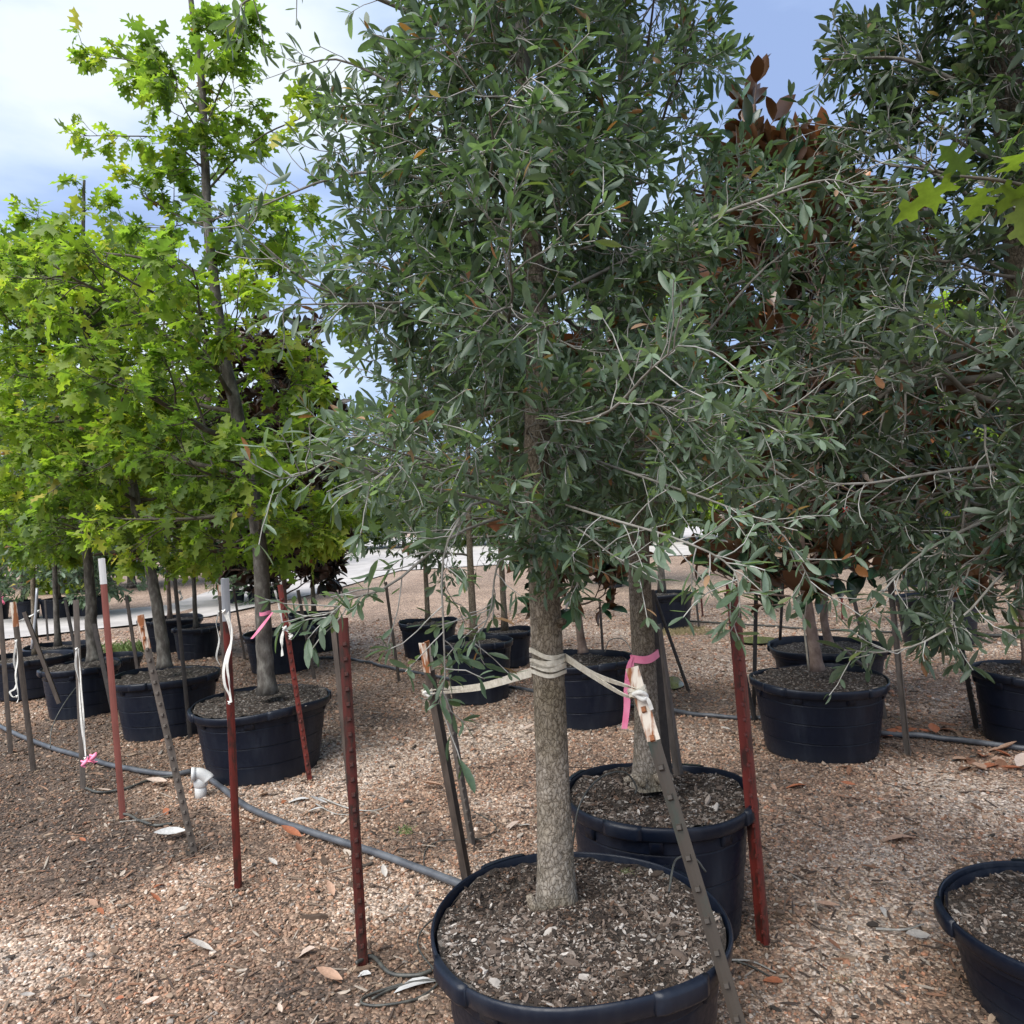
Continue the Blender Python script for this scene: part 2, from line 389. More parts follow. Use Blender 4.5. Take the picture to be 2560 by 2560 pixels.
# ---- instancing of real pebbles / chips
def scatter(name, P, rot, scl, tint, idx, objs, parent=None, origin=None):
    me = bpy.data.meshes.new(name); o0 = np.array(origin if origin else (0, 0, 0))
    me.vertices.add(len(P)); me.vertices.foreach_set('co', (P - o0).astype(np.float32).ravel())
    for nm, ty, d, k in (('rot', 'FLOAT_VECTOR', rot, 'vector'), ('scl', 'FLOAT_VECTOR', scl, 'vector')):
        me.attributes.new(nm, ty, 'POINT').data.foreach_set(k, d.astype(np.float32).ravel())
    me.attributes.new('tint', 'FLOAT_COLOR', 'POINT').data.foreach_set('color', np.hstack([tint, np.ones((len(P), 1))]).astype(np.float32).ravel())
    me.attributes.new('idx', 'INT', 'POINT').data.foreach_set('value', idx.astype(np.int32))
    o = bpy.data.objects.new(name, me); C.objects.link(o)
    if parent: o.parent = parent
    ng = bpy.data.node_groups.new(name + '_scatter', 'GeometryNodeTree')
    ng.interface.new_socket('Geometry', in_out='INPUT', socket_type='NodeSocketGeometry')
    ng.interface.new_socket('Geometry', in_out='OUTPUT', socket_type='NodeSocketGeometry')
    gi = ng.nodes.new('NodeGroupInput'); go = ng.nodes.new('NodeGroupOutput')
    iop = ng.nodes.new('GeometryNodeInstanceOnPoints'); ci = ng.nodes.new('GeometryNodeCollectionInfo')
    ci.inputs['Collection'].default_value = objs; ci.inputs['Separate Children'].default_value = True; ci.inputs['Reset Children'].default_value = True
    def na(nm, ty):
        a = ng.nodes.new('GeometryNodeInputNamedAttribute'); a.data_type = ty; a.inputs['Name'].default_value = nm
        return a.outputs['Attribute']
    L = ng.links.new
    e2r = ng.nodes.new('FunctionNodeEulerToRotation')
    L(na('rot', 'FLOAT_VECTOR'), e2r.inputs[0]); L(e2r.outputs[0], iop.inputs['Rotation'])
    L(gi.outputs[0], iop.inputs['Points']); L(ci.outputs[0], iop.inputs['Instance']); iop.inputs['Pick Instance'].default_value = True
    L(na('scl', 'FLOAT_VECTOR'), iop.inputs['Scale']); L(na('idx', 'INT'), iop.inputs['Instance Index']); L(iop.outputs[0], go.inputs[0])
    md = o.modifiers.new('scatter', 'NODES'); md.node_group = ng
    o['kind'] = 'stuff'; return o
def src_collection(name, meshes):
    c = bpy.data.collections.new(name)
    for k, me in enumerate(meshes):
        o = bpy.data.objects.new('%s_%02d' % (name, k), me); c.objects.link(o)
    return c
import bmesh
def pebble_mesh(k):
    bm = bmesh.new(); bmesh.ops.create_icosphere(bm, subdivisions=1, radius=.5); r = random.Random(k)
    ax = [Vector([r.uniform(-1, 1) for _ in range(3)]).normalized() for _ in range(4)]
    for v in bm.verts:
        d = v.co.normalized(); s = 1 + sum(.13 * math.sin(4 * d.dot(a) + k) for a in ax); v.co *= s
    me = bpy.data.meshes.new('pebble'); bm.to_mesh(me); bm.free(); me.materials.append(M_pebble)
    me.polygons.foreach_set('use_smooth', [k % 2 == 0] * len(me.polygons)); return me
PEB = src_collection('pebble', [pebble_mesh(k) for k in range(6)])
def chip_mesh(k):
    r = random.Random(k + 50); w = r.uniform(.18, .5); th = r.uniform(.04, .12)
    mb = MB(); V = []
    for s, x in enumerate((-.5, -.15, .2, .5)):
        ww = w * (.35, 1, .9, .3)[s] / 2; z = r.uniform(-.06, .06)
        V += [(x, -ww, z - th), (x, ww, z - th + r.uniform(-.04, .04)), (x, ww, z + th), (x, -ww, z + th)]
    F = []
    for s in range(3):
        for j in range(4): F.append((s * 4 + j, s * 4 + (j + 1) % 4, s * 4 + 4 + (j + 1) % 4, s * 4 + 4 + j))
    F += [(3, 2, 1, 0), (12, 13, 14, 15)]
    mb.add(V, [F]); return mb.mesh('wood_chip', M_chip, smooth=False)
CHIP = src_collection('wood_chip', [chip_mesh(k) for k in range(6)])

POSTS_XY = []
POTS_XY = []   # (x, y, r) filled by pots, used to keep pebbles out
def scatter_ground():
    rg = np.random.default_rng(11); PP = []; SS = []
    for y0, y1, dens, s0 in ((.9, 2.6, 7400, .0098), (2.6, 3.8, 5200, .0108), (3.8, 5.4, 2900, .013), (5.4, 8.0, 900, .019), (8, 12.5, 230, .026)):
        hw = lambda y: .72 * y + .5
        area = (hw(y0) + hw(y1)) * (y1 - y0); n = int(area * dens)
        y = rg.uniform(y0, y1, n * 2); x = rg.uniform(-hw(y1), hw(y1), n * 2); k = abs(x) < hw(y); x, y = x[k][:n], y[k][:n]
        PP.append(np.stack([x, y], 1)); SS.append(s0 * np.exp(rg.normal(0, .33, len(x))))
    P = np.concatenate(PP); S = np.concatenate(SS)
    k = np.ones(len(P), bool)
    for x, y, r in POTS_XY: k &= (P[:, 0] - x) ** 2 + (P[:, 1] - y) ** 2 > (r + .005) ** 2
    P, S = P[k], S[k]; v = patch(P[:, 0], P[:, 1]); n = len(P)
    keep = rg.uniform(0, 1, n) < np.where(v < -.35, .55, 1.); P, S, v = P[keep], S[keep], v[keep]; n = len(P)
    pal = np.array([(.34, .23, .165), (.40, .29, .215), (.28, .19, .14), (.47, .39, .32), (.52, .46, .40), (.58, .54, .50), (.22, .155, .12), (.40, .22, .145), (.26, .25, .24)])
    wd = np.array([.19, .17, .19, .09, .05, .025, .17, .07, .045]); ww = np.array([.09, .13, .04, .18, .24, .2, .03, .03, .06]); wk = np.array([.14, .06, .24, .04, .02, .01, .40, .04, .05])
    u = rg.uniform(0, 1, n)
    def pick(w): return np.searchsorted(np.cumsum(w / w.sum()), u).clip(0, 8)
    q = rg.uniform(-.6, .6, n) + v
    ci = np.where(q > .55, pick(ww), np.where(q < -.55, pick(wk), pick(wd)))
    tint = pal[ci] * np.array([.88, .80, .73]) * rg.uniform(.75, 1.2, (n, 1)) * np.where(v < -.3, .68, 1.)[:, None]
    scl = S[:, None] * rg.uniform(.7, 1.35, (n, 3)); scl[:, 2] *= .62
    z = gheight(P[:, 0], P[:, 1]) + scl[:, 2] * .15
    rot = np.stack([rg.normal(0, .3, n), rg.normal(0, .3, n), rg.uniform(0, 6.28, n)], 1)
    o = scatter('gravel', np.stack([P[:, 0], P[:, 1], z], 1), rot, scl, tint, rg.integers(0, 6, n), PEB)
    tag(o, 'loose brown, tan and white gravel covering the yard', 'gravel')
    # wood chips, bark crumbs lying among the gravel
    n = 16000; y = 1.2 + 7.5 * rg.uniform(0, 1, n) ** 1.3; x = rg.uniform(-.72, .72, n) * y; k = np.ones(n, bool)
    for a, b_, r in POTS_XY: k &= (x - a) ** 2 + (y - b_) ** 2 > (r + .01) ** 2
    k &= rg.uniform(-1, 1, n) < .5 - patch(x, y) * .6
    x, y = x[k], y[k]
    for a, b_, r in POTS_XY:      # crumbs swept against the pots
        m_ = int(420 * r); th = rg.uniform(0, 6.28, m_); rr_ = r + .004 + np.abs(rg.normal(0, .035, m_)); x, y = np.r_[x, a + rr_ * np.cos(th)], np.r_[y, b_ + rr_ * np.sin(th)]
    for a, b_ in POSTS_XY:
        m_ = 26; th = rg.uniform(0, 6.28, m_); rr_ = .02 + np.abs(rg.normal(0, .03, m_)); x, y = np.r_[x, a + rr_ * np.cos(th)], np.r_[y, b_ + rr_ * np.sin(th)]
    n = len(x); s = .017 * np.exp(rg.normal(0, .45, n))
    pal = np.array([(.08, .055, .04), (.14, .095, .065), (.26, .19, .135), (.40, .34, .28), (.05, .04, .032)])
    tint = pal[rg.choice(5, n, p=[.3, .25, .2, .08, .17])]
    o = scatter('mulch_litter', np.stack([x, y, gheight(x, y) + .005], 1), np.stack([rg.normal(0, .25, n), rg.normal(0, .25, n), rg.uniform(0, 6.28, n)], 1),
                np.repeat(s[:, None], 3, 1), tint, rg.integers(0, 6, n), CHIP)
    tag(o, 'bits of bark and wood chip scattered through the gravel', 'mulch')

def scatter_sticks():
    rg = np.random.default_rng(77); n = 2600; y = 1.3 + 6 * rg.uniform(0, 1, n) ** 1.2; x = rg.uniform(-.72, .72, n) * y; k = np.ones(n, bool)
    for a, b_, r in POTS_XY: k &= (x - a) ** 2 + (y - b_) ** 2 > (r + .03) ** 2
    x, y = x[k], y[k]; n = len(x); L = .05 * np.exp(rg.normal(0, .5, n)); pal = np.array([(.07, .05, .04), (.16, .12, .09), (.33, .28, .23), (.24, .13, .08)])
    o = scatter('twig_litter', np.stack([x, y, gheight(x, y) + .008], 1), np.stack([rg.normal(0, .12, n), rg.normal(0, .12, n), rg.uniform(0, 6.28, n)], 1),
                np.stack([L, .007 / .35 + 0 * L, .02 + 0 * L], 1), pal[rg.choice(4, n, p=[.4, .3, .18, .12])], rg.integers(0, 6, n), CHIP)
    tag(o, 'thin dry twigs and stalks scattered over the gravel', 'twig litter')

# ------------------------------------------------------------------ pots
def pot(L, Rr, cy, by=None, d=None, label='', chips=0, seed=0, group='black nursery pots', tilt=0, oval=0, detail=True, mound=.0, depth_in=.055):
    cx = (L + Rr) / 2
    if d is None:
        g_ = ground(cx, by)[1]; d = g_ / (1 - .41 * (Rr - L) / FPX)
    Rad = (Rr - L) / FPX * d / 2; ctr = at(cx, cy, d); H = float(np.clip(ctr[2], .28, .62))
    x0, y0 = float(ctr[0]), float(ctr[1])
    root = empty('nursery_pot', (x0, y0, -.008), label, 'plant pot', group)
    rg = np.random.default_rng(seed + 100); ns_ = 96 if detail else 40
    a = np.arange(ns_) / ns_ * 2 * math.pi; ph = rg.uniform(0, 6.28, 4)
    wob = 1 + oval * np.cos(2 * a + ph[0]) + .008 * np.sin(3 * a + ph[1]) + .005 * np.sin(5 * a + ph[2])
    zw = H * .018 * np.sin(2 * a + ph[3]) + H * .012 * np.sin(3 * a + ph[0]) + tilt * np.cos(a + ph[1])
    def lathe(mb, prof, cap0=False):
        V = []
        for r, z in prof:
            f = max(0, min(1, z / H)); wr = 1 + (wob - 1) * (.35 + .65 * f)
            V.append(np.stack([x0 + r * wr * np.cos(a), y0 + r * wr * np.sin(a), z + zw * f], 1))
        V = np.concatenate(V); k = len(prof); i = np.arange(k - 1)[:, None] * ns_; j = np.arange(ns_)[None]; j2 = (j + 1) % ns_
        Fs = [np.stack([i + j, i + j2, i + ns_ + j2, i + ns_ + j], -1).reshape(-1, 4)]
        if cap0: Fs.append(np.arange(ns_)[::-1][None])
        mb.add(V, Fs)
    s_ = .006 if Rad > .3 else .004
    b0, b1 = .80 * Rad, .945 * Rad
    def rr(f): return b0 + (b1 - b0) * f
    prof = [(b0 - .02, .004), (b0 - .004, .0), (b0, .012)]
    for k, f in enumerate((.27, .53, .79)):
        prof += [(rr(f) - s_ * .5, f * H - .012), (rr(f) - s_ * .5, f * H - .003), (rr(f) - s_ * .9, f * H - .001), (rr(f) + s_ * .45, f * H + .001), (rr(f) + s_ * .5, f * H + .005), (rr(f) + s_ * .4, f * H + .02)]
    prof += [(rr(.93), H * .93), (rr(.95), H * .95)]
    mb = MB(); lathe(mb, prof, True); body = mb.obj('body', M_pot, root)
    t_ = .011 if Rad > .3 else .009
    mb = MB(); lathe(mb, [(rr(.93), H - .055), (Rad - .012, H - .054), (Rad - .004, H - .046), (Rad - .001, H - .02), (Rad, H - .006), (Rad - .005, H), (Rad - t_ * .8, H + .001),
                          (Rad - t_, H - .005), (Rad - t_ - .004, H - .03), (Rad - t_ - .012, H - depth_in - .03)])
    rim = mb.obj('rim', M_rim, root); ORG = tuple(root.location)
    if detail:
        # four thicker hand grips moulded on the rim, and a rib band of raised panels below
        a0 = rg.uniform(0, 1.5) if seed != 1 else R(-58)
        for q in range(4):
            ac = a0 + q * math.pi / 2; aa = np.linspace(ac - .20, ac + .20, 9)
            mb = MB(); V = []
            for k, t in enumerate(aa):
                wv = np.interp(t % (2 * math.pi), a, wob); zz_ = np.interp(t % (2 * math.pi), a, zw); e_ = .3 if k in (0, 8) else 1
                for r, z in ((Rad - .012, -.052), (Rad + .007 * e_, -.049), (Rad + .013 * e_, -.040), (Rad + .012 * e_, -.010), (Rad + .008 * e_, .0025), (Rad - .01, .003)):
                    V.append((x0 + r * wv * math.cos(t), y0 + r * wv * math.sin(t), H + z + zz_))
            i = np.arange(8)[:, None] * 6; j = np.arange(5)[None]
            mb.add(V, [np.stack([i + j, i + 6 + j, i + 7 + j, i + 1 + j], -1).reshape(-1, 4), [np.arange(6)], [np.arange(6)[::-1] + 48]])
            mb.obj('handle', M_rim, rim, origin=ORG)
        for q in range(8):
            ac = a0 + .33 + q * math.pi / 4; aa = np.linspace(ac - .07, ac + .07, 4); mb = MB(); V = []
            for t in aa:
                wv = np.interp(t % (2 * math.pi), a, wob)
                for f, o_ in ((.80, .002), (.805, .011), (.925, .010), (.93, .002)):
                    r = (rr(f) + o_) * wv; V.append((x0 + r * math.cos(t), y0 + r * math.sin(t), f * H))
            i = np.arange(3)[:, None] * 4; j = np.arange(3)[None]
            mb.add(V, [np.stack([i + j, i + 4 + j, i + 5 + j, i + 1 + j], -1).reshape(-1, 4), [[0, 1, 2, 3]], [[15, 14, 13, 12]]])
            mb.obj('rib', M_pot, body, origin=ORG)
    # soil
    sr = Rad - t_ - .008; rings = 14 if detail else 5; V = []; sz = H - depth_in
    def soil_z(x, y):
        r = np.hypot(x - x0, y - y0) / sr
        return sz + mound * np.exp(-(r / .4) ** 2) + .010 * lump(x * 9 + seed, y * 9) + .006 * lump(x * 25, y * 25) + (.012 * r ** 4)
    for k in range(1, rings + 1):
        r = sr * k / rings * (wob ** (k / rings)); x, y = x0 + r * np.cos(a), y0 + r * np.sin(a); V.append(np.stack([x, y, soil_z(x, y)], 1))
    V = np.concatenate(V + [np.array([[x0, y0, soil_z(x0, y0)]])]); i = np.arange(rings - 1)[:, None] * ns_; j = np.arange(ns_)[None]; j2 = (j + 1) % ns_
    mb = MB(); mb.add(V, [np.stack([i + j, i + ns_ + j, i + ns_ + j2, i + j2], -1).reshape(-1, 4), np.stack([np.full(ns_, len(V) - 1), np.arange(ns_), (np.arange(ns_) + 1) % ns_], 1)])
    soil = mb.obj('soil', M_soil, root)
    if chips:
        u, v = rg.uniform(0, 1, chips) ** .5 * sr * .97, rg.uniform(0, 6.28, chips); x, y = x0 + u * np.cos(v), y0 + u * np.sin(v)
        pal = np.array([(.030, .021, .016), (.07, .05, .037), (.145, .11, .088), (.27, .225, .19), (.44, .40, .36), (.12, .07, .045)])
        pl = lump(x * 5 + seed, y * 5); ci = np.where(rg.uniform(-1, 1, chips) + pl * 1.6 > .1, rg.choice(6, chips, p=[.12, .20, .32, .22, .08, .06]), rg.choice(6, chips, p=[.46, .28, .12, .05, .02, .07]))
        s = .0092 * np.exp(rg.normal(0, .5, chips))
        o = scatter('mulch', np.stack([x, y, soil_z(x, y) + .002], 1), np.stack([rg.normal(0, .3, chips), rg.normal(0, .3, chips), rg.uniform(0, 6.28, chips)], 1),
                    np.repeat(s[:, None], 3, 1), pal[ci] * rg.uniform(.7, 1.1, (chips, 1)), rg.integers(0, 6, chips), CHIP, soil, ORG)
    POTS_XY.append((x0, y0, b0))
    return dict(x=x0, y=y0, d=d, H=H, R=Rad, sz=sz, root=root, sf=soil_z)

pA = pot(1078, 1815, 2290, d=2.17, label='big black pot in the foreground holding the nearest live oak', chips=15000, seed=1, depth_in=.03, mound=.02)
pB = pot(1412, 1876, 1975, d=2.98, label='black pot touching the back of the foreground pot, pink ribbon tree in it', chips=7000, seed=2, depth_in=.03)
pT = pot(2392, 3030, 2330, d=2.35, label='black pot cut off by the bottom right corner of the picture', chips=8000, seed=3, depth_in=.045)
pC = pot(1880, 2208, 1692, 1918, label='black pot of the magnolia, right of the red studded post', chips=1600, seed=4, depth_in=.03, oval=.012)
pD = pot(487, 820, 1748, 1966, label='wide dented black pot of the tall red oak, with the pale elbow pipe beside it', chips=1200, seed=5, oval=.04, depth_in=.02)
pE = pot(292, 538, 1685, 1858, label='oval black pot between the rust-topped leaning post and the dented pot', seed=6, oval=.04, depth_in=.03)
pF = pot(113, 292, 1662, 1802, label='black pot behind the post with the long hanging white cord', seed=7, oval=.02, depth_in=.025)
pG = pot(-22, 172, 1640, 1752, label='black pot at the left edge holding a pale thin trunk', seed=8, oval=.02)
pS = pot(2443, 2700, 1672, 1884, label='black pot half outside the right edge beside the dark leaning post', chips=1500, seed=9, depth_in=.04)
pO = pot(1340, 1584, 1643, 1829, label='black pot seen just right of the foreground trunk, behind the white strap', chips=900, seed=10)
pQ = pot(1928, 2208, 1612, 1768, label='black pot right behind the magnolia pot', seed=11)
pR = pot(2243, 2440, 1490, 1622, label='black pot beyond the silver-topped post', seed=12)
pM = pot(1107, 1282, 1600, 1764, label='black pot behind the brown post tied with the strap', seed=13)
pI = pot(612, 790, 1578, 1687, label='black pot of the dark-leaved magnolia behind the tall red oak', seed=14, oval=.02)
pH = pot(350, 503, 1545, 1634, label='black pot behind the second red oak, an empty tilted pot on its rim side', seed=15)
pH2 = pot(434, 548, 1566, 1651, label='round black pot left of the silver-topped red post', seed=16)
pJ = pot(722, 846, 1532, 1634, label='black pot partly behind the dark-leaved magnolia pot', seed=17)
pL = pot(996, 1144, 1552, 1655, label='black pot left of the three pots behind the strapped brown post', seed=18)
pN = pot(1200, 1331, 1574, 1672, label='black pot showing just left of the foreground trunk', seed=19)
pP = pot(1592, 1733, 1482, 1577, label='black pot beyond the ribboned trunk with dry grass at its foot', seed=20)
pK = pot(210, 350, 1644, 1718, label='low black pot behind the red post with the white top', seed=21)
pK2 = pot(70, 225, 1612, 1692, label='black pot behind the pale thin trunk at left', seed=22)
pU = pot(2252, 2328, 1400, 1468, label='small far pot above the pot beyond the silver-topped post', seed=23, detail=False)
FAR = []
for k, (a, b_, cy, by) in enumerate([(-70, 20, 1500, 1556), (32, 98, 1500, 1554), (103, 186, 1496, 1550), (192, 258, 1492, 1544), (566, 612, 1478, 1512), (618, 662, 1475, 1508), (668, 716, 1468, 1502), (1500, 1560, 1430, 1470), (2480, 2560, 1385, 1440)]):
    nm = ['leftmost', 'second', 'third', 'fourth', 'fifth', 'sixth', 'seventh', 'eighth', 'rightmost'][k]
    FAR.append(pot(a, b_, cy, by, label='%s small far pot in the row beside the road, counted from the left' % nm, seed=30 + k, detail=False, group='far pots beside the road'))

# ------------------------------------------------------------------ steel posts
STUD = {}
def stud_mesh(m_):
    if m_.name not in STUD:
        mb = MB(); V = [(-.007, 0, -.009), (.007, 0, -.009), (.007, 0, .009), (-.007, 0, .009), (-.0055, .011, -.003), (.0055, .011, -.003), (.0055, .009, .007), (-.0055, .009, .007)]
        mb.add(V, [[(0, 1, 2, 3)[::-1], (4, 5, 6, 7), (0, 1, 5, 4), (1, 2, 6, 5), (2, 3, 7, 6), (3, 0, 4, 7)]])
        STUD[m_.name] = mb.mesh('stud', m_, smooth=False)
    return STUD[m_.name]
def post(name, top, base, m_, label, tipm=None, tipfrac=.0, studs=0, dz=0., rot=0., w=.034, d=None, seat=None, group='steel stakes', studside=False):
    if seat is not None: B = at(base[0], base[1], seat)
    elif d is not None: B = at(base[0], base[1], d)
    else: B = ground(*base)
    T = at(top[0], top[1], B[1] + dz)
    root = empty(name, B, label, 'stake', group); POSTS_XY.append((B[0], B[1])) if abs(B[2]) < .08 else None
    ax = norm(T - B); Bx = B - ax * .06
    yv = np.array([math.sin(rot), -math.cos(rot), 0]); yv = norm(yv - ax * (yv @ ax)); xv = np.cross(yv, ax)   # yv = face normal
    Ln = np.linalg.norm(T - Bx)
    def tee(l0, l1, grow=0.):
        h = w / 2 + grow; t_ = .0028 + grow; s_ = w * .95 + grow
        pr = [(-h, -grow), (-h, t_), (-h * .35, t_ + .002), (h * .35, t_ + .002), (h, t_), (h, -grow), (t_, -grow - .002), (t_, -s_), (-t_, -s_), (-t_, -grow - .002)]
        V = [Bx + ax * l + xv * a + yv * b for l in (l0, l1) for a, b in pr]; k = len(pr)
        F = [(i, (i + 1) % k, k + (i + 1) % k, k + i) for i in range(k)]
        mb = MB(); mb.add(V, [F, [(6, 7, 8, 9)[::-1], (k + 6, k + 7, k + 8, k + 9)], [(0, 1, 2, 3, 4, 5)[::-1], tuple(k + q for q in range(6))]]); return mb
    lt = Ln * (1 - tipfrac)
    tee(0, lt if tipm else Ln).obj('shaft', m_, root, smooth=False)
    if tipm: tee(lt, Ln, .0006).obj('painted_tip', tipm, root, smooth=False)
    if studs:
        n = int(Ln / studs)
        for k in range(2, n):
            l = k * studs + .01
            o = bpy.data.objects.new('stud', stud_mesh(tipm if tipm and l > lt else m_)); C.objects.link(o); o.parent = root
            P = Bx + ax * l + (xv * (w / 2 - .004) if studside else xv * 0) + yv * .0045 - B
            X, Y, Z = xv, yv, ax
            if studside: X, Y = -yv, xv
            M = Matrix(((X[0], Y[0], Z[0], P[0]), (X[1], Y[1], Z[1], P[1]), (X[2], Y[2], Z[2], P[2]), (0, 0, 0, 1))); o.matrix_local = M
    return dict(root=root, T=T, B=B, ax=ax, x=xv, y=yv)
P4 = post('steel_post', (254, 1396), (307, 2040), M_pinkred, 'faded red post with a chipped white top, left of the rust-topped leaning post', M_white, .095, dz=-.05, rot=.3)
P5 = post('steel_post', (350, 1538), (487, 2138), M_greybrown, 'leaning grey-brown studded post with a rusty white top, left of the elbow pipe', M_rust, .13, studs=.055, dz=-.1, rot=.1)
P9 = post('steel_post', (562, 1446), (596, 2228), M_red, 'red post with silver top and white cord, in front of the dented pot', M_silver, .13, rot=.7, dz=-.02)
P8 = post('steel_post', (549, 1462), (566, 1720), M_brown, 'brown post close behind the silver-topped red post', M_rust, .1, d=5.3, w=.03)
P14 = post('steel_post', (857, 1545), (907, 2405), M_darkred, 'dark red studded post standing left of the foreground pot', studs=.055, rot=.35, dz=.0, w=.038)
P13 = post('steel_post', (829, 1524), (876, 1990), M_brown, 'brown post just behind the dark red studded post', d=3.9, w=.034, rot=-.5)
P16 = post('steel_post', (1056, 1608), (1166, 2215), M_brown, 'dark brown post with whitish top tied to the near trunk by a strap', M_rust, .11, rot=-.7, dz=-.12, w=.04)
P17 = post('steel_post', (1117, 1720), (1184, 2112), M_greybrown, 'thin grey-brown studded post behind the strapped brown post', studs=.055, rot=1.0, w=.03, studside=True)
P18 = post('steel_post', (1580, 1668), (1929, 2829), M_green, 'leaning green and brown post with rusty white top in front of the foreground pot', M_rust, .165, studs=.075, rot=-.35, dz=.22, d=1.80, w=.034)
P21 = post('steel_post', (1838, 1462), (1917, 2366), M_red, 'red studded post right of the ribboned tree pot', studs=.055, rot=.75, dz=.0, w=.040, studside=True)
P22 = post('steel_post', (1891, 1440), (1884, 1800), M_dark, 'dark upright post between the red studded post and the magnolia pot', w=.03)
P22b = post('steel_post', (1817, 1482), (1890, 1806), M_dark, 'dark leaning post crossing behind the red studded post', w=.028, rot=.6)
P23 = post('steel_post', (2224, 1372), (2276, 1894), M_greybrown, 'grey-brown post with a silver top, right of the magnolia pot', M_silver, .09, rot=1.1, w=.034)
P24 = post('steel_post', (2398, 1560), (2446, 1818), M_dark, 'dark studded post leaning left of the pot at the right edge', rot=.9, w=.03, studs=.055, studside=True)
P19a = post('steel_post', (1625, 1475), (1672, 1945), M_dark, 'dark post nearest the ribboned trunk, stuck in its pot', d=3.12, rot=.3, w=.034)
P19b = post('steel_post', (1648, 1560), (1703, 1935), M_greybrown, 'grey-brown post right of the dark one in the ribboned tree pot', d=3.2, rot=1.0, w=.034)
P20 = post('steel_post', (1634, 1478), (1723, 1730), M_dark, 'thin dark post leaning steeply beside the small puddle', w=.026, rot=.5)
P11 = post('steel_post', (700, 1462), (775, 1953), M_red, 'red studded post leaning in front of the dented pot of the tall red oak', studs=.055, rot=.1, dz=-.1, w=.032)
P12 = post('steel_post', (745, 1475), (783, 1680), M_brown, 'thin brown post behind the dark-leaved magnolia pot', d=6.6, w=.03)
P10 = post('steel_post', (583, 1465), (613, 1652), M_brown, 'thin brown post between the round pot and the dark-leaved magnolia pot', w=.028)
P15 = post('steel_post', (964, 1455), (998, 1705), M_brown, 'thin brown post in front of the gap left of the three mid pots', w=.03)
P6 = post('steel_post', (436, 1440), (476, 1852), M_dark, 'dark post in front of the second red oak pot', w=.03, rot=.6)
P7 = post('steel_post', (316, 1490), (343, 1672), M_brown, 'thin brown post standing in the low pot behind the white-topped red post', d=6.4, w=.028)
P3 = post('steel_post', (190, 1500), (208, 1972), M_greybrown, 'grey-brown post with long hanging white cord and pink ribbon', w=.034, rot=.2, dz=-.03)
P2 = post('steel_post', (33, 1505), (84, 1924), M_brown, 'brown post with pale rusty top and looped white cord near left edge', M_rust, .14, w=.036, rot=.4)
P1 = post('steel_post', (-3, 1477), (27, 1884), M_brown, 'dark brown post at the very left edge', w=.034, rot=.2)
P3b = post('steel_post', (60, 1530), (140, 1740), M_brown, 'brown post leaning over the pot of the pale thin trunk', d=5.6, w=.03)
P3c = post('steel_post', (163, 1500), (190, 1640), M_dark, 'thin dark post behind the post with the long cord', d=7.0, w=.028)
P3d = post('steel_post', (235, 1560), (285, 1790), M_dark, 'dark post leaning right beside the third red oak', d=5.35, w=.032)
P25 = post('steel_post', (2132, 1485), (2180, 1700), M_greybrown, 'grey-brown post leaning behind the magnolia pot', d=5.9, w=.03)
P26 = post('steel_post', (2196, 1700), (2214, 1800), M_greybrown, 'short grey-brown post at the right side of the magnolia pot', w=.03)
for k, (t_, b_, m_, lb) in enumerate([((1737, 1470), (1748, 1572), M_dark, 'thin dark far post right of the pot with dry grass'), ((1751, 1475), (1757, 1541), M_darkred, 'thin dark red far post, last in the gap right of the dry grass pot'),
        ((1499, 1500), (1508, 1640), M_dark, 'thin dark post behind the pot right of the foreground trunk'), ((2104, 1480), (2106, 1552), M_red, 'short red far post above the pot behind the magnolia'),
        ((2556, 1540), (2560, 1592), M_dark, 'far dark post at the right edge'), ((112, 1500), (120, 1600), M_dark, 'thin dark far post left of the pale trunk stakes')]):
    post('steel_post', t_, b_, m_, lb, w=.028)
def stick(name, top, base, d, m_, label, r=.006, dz=0, cat='stake'):
    B = at(base[0], base[1], d); T = at(top[0], top[1], d + dz)
    mb = MB(); tube(mb, spline([B, (B + T) / 2 + np.array([.006, 0, 0]), T], 8), [r * 1.1] * 4 + [r] * 4, 8)
    o = mb.obj(name, m_, None, origin=tuple(B)); tag(o, label, cat); return o
stick('bamboo_stake', (1990, 1440), (2022, 1675), pC['d'] - .05, M_bamboo, 'thin grey bamboo stake beside the magnolia trunk', .006)
stick('pipe_stake', (93, 1470), (80, 1622), 6.0, M_silver, 'pale metal pipe stake beside the pale thin trunk at left', .011)
stick('plank_stake', (2092, 1612), (2160, 1668), pC['d'] + .2, M_greybrown, 'grey-green flat stick lying across the magnolia pot', .012)
stick('pipe_stake', (1960, 1330), (1950, 1600), 6.0, M_dark, 'dark stake left of the magnolia trunk behind the leaves', .011)

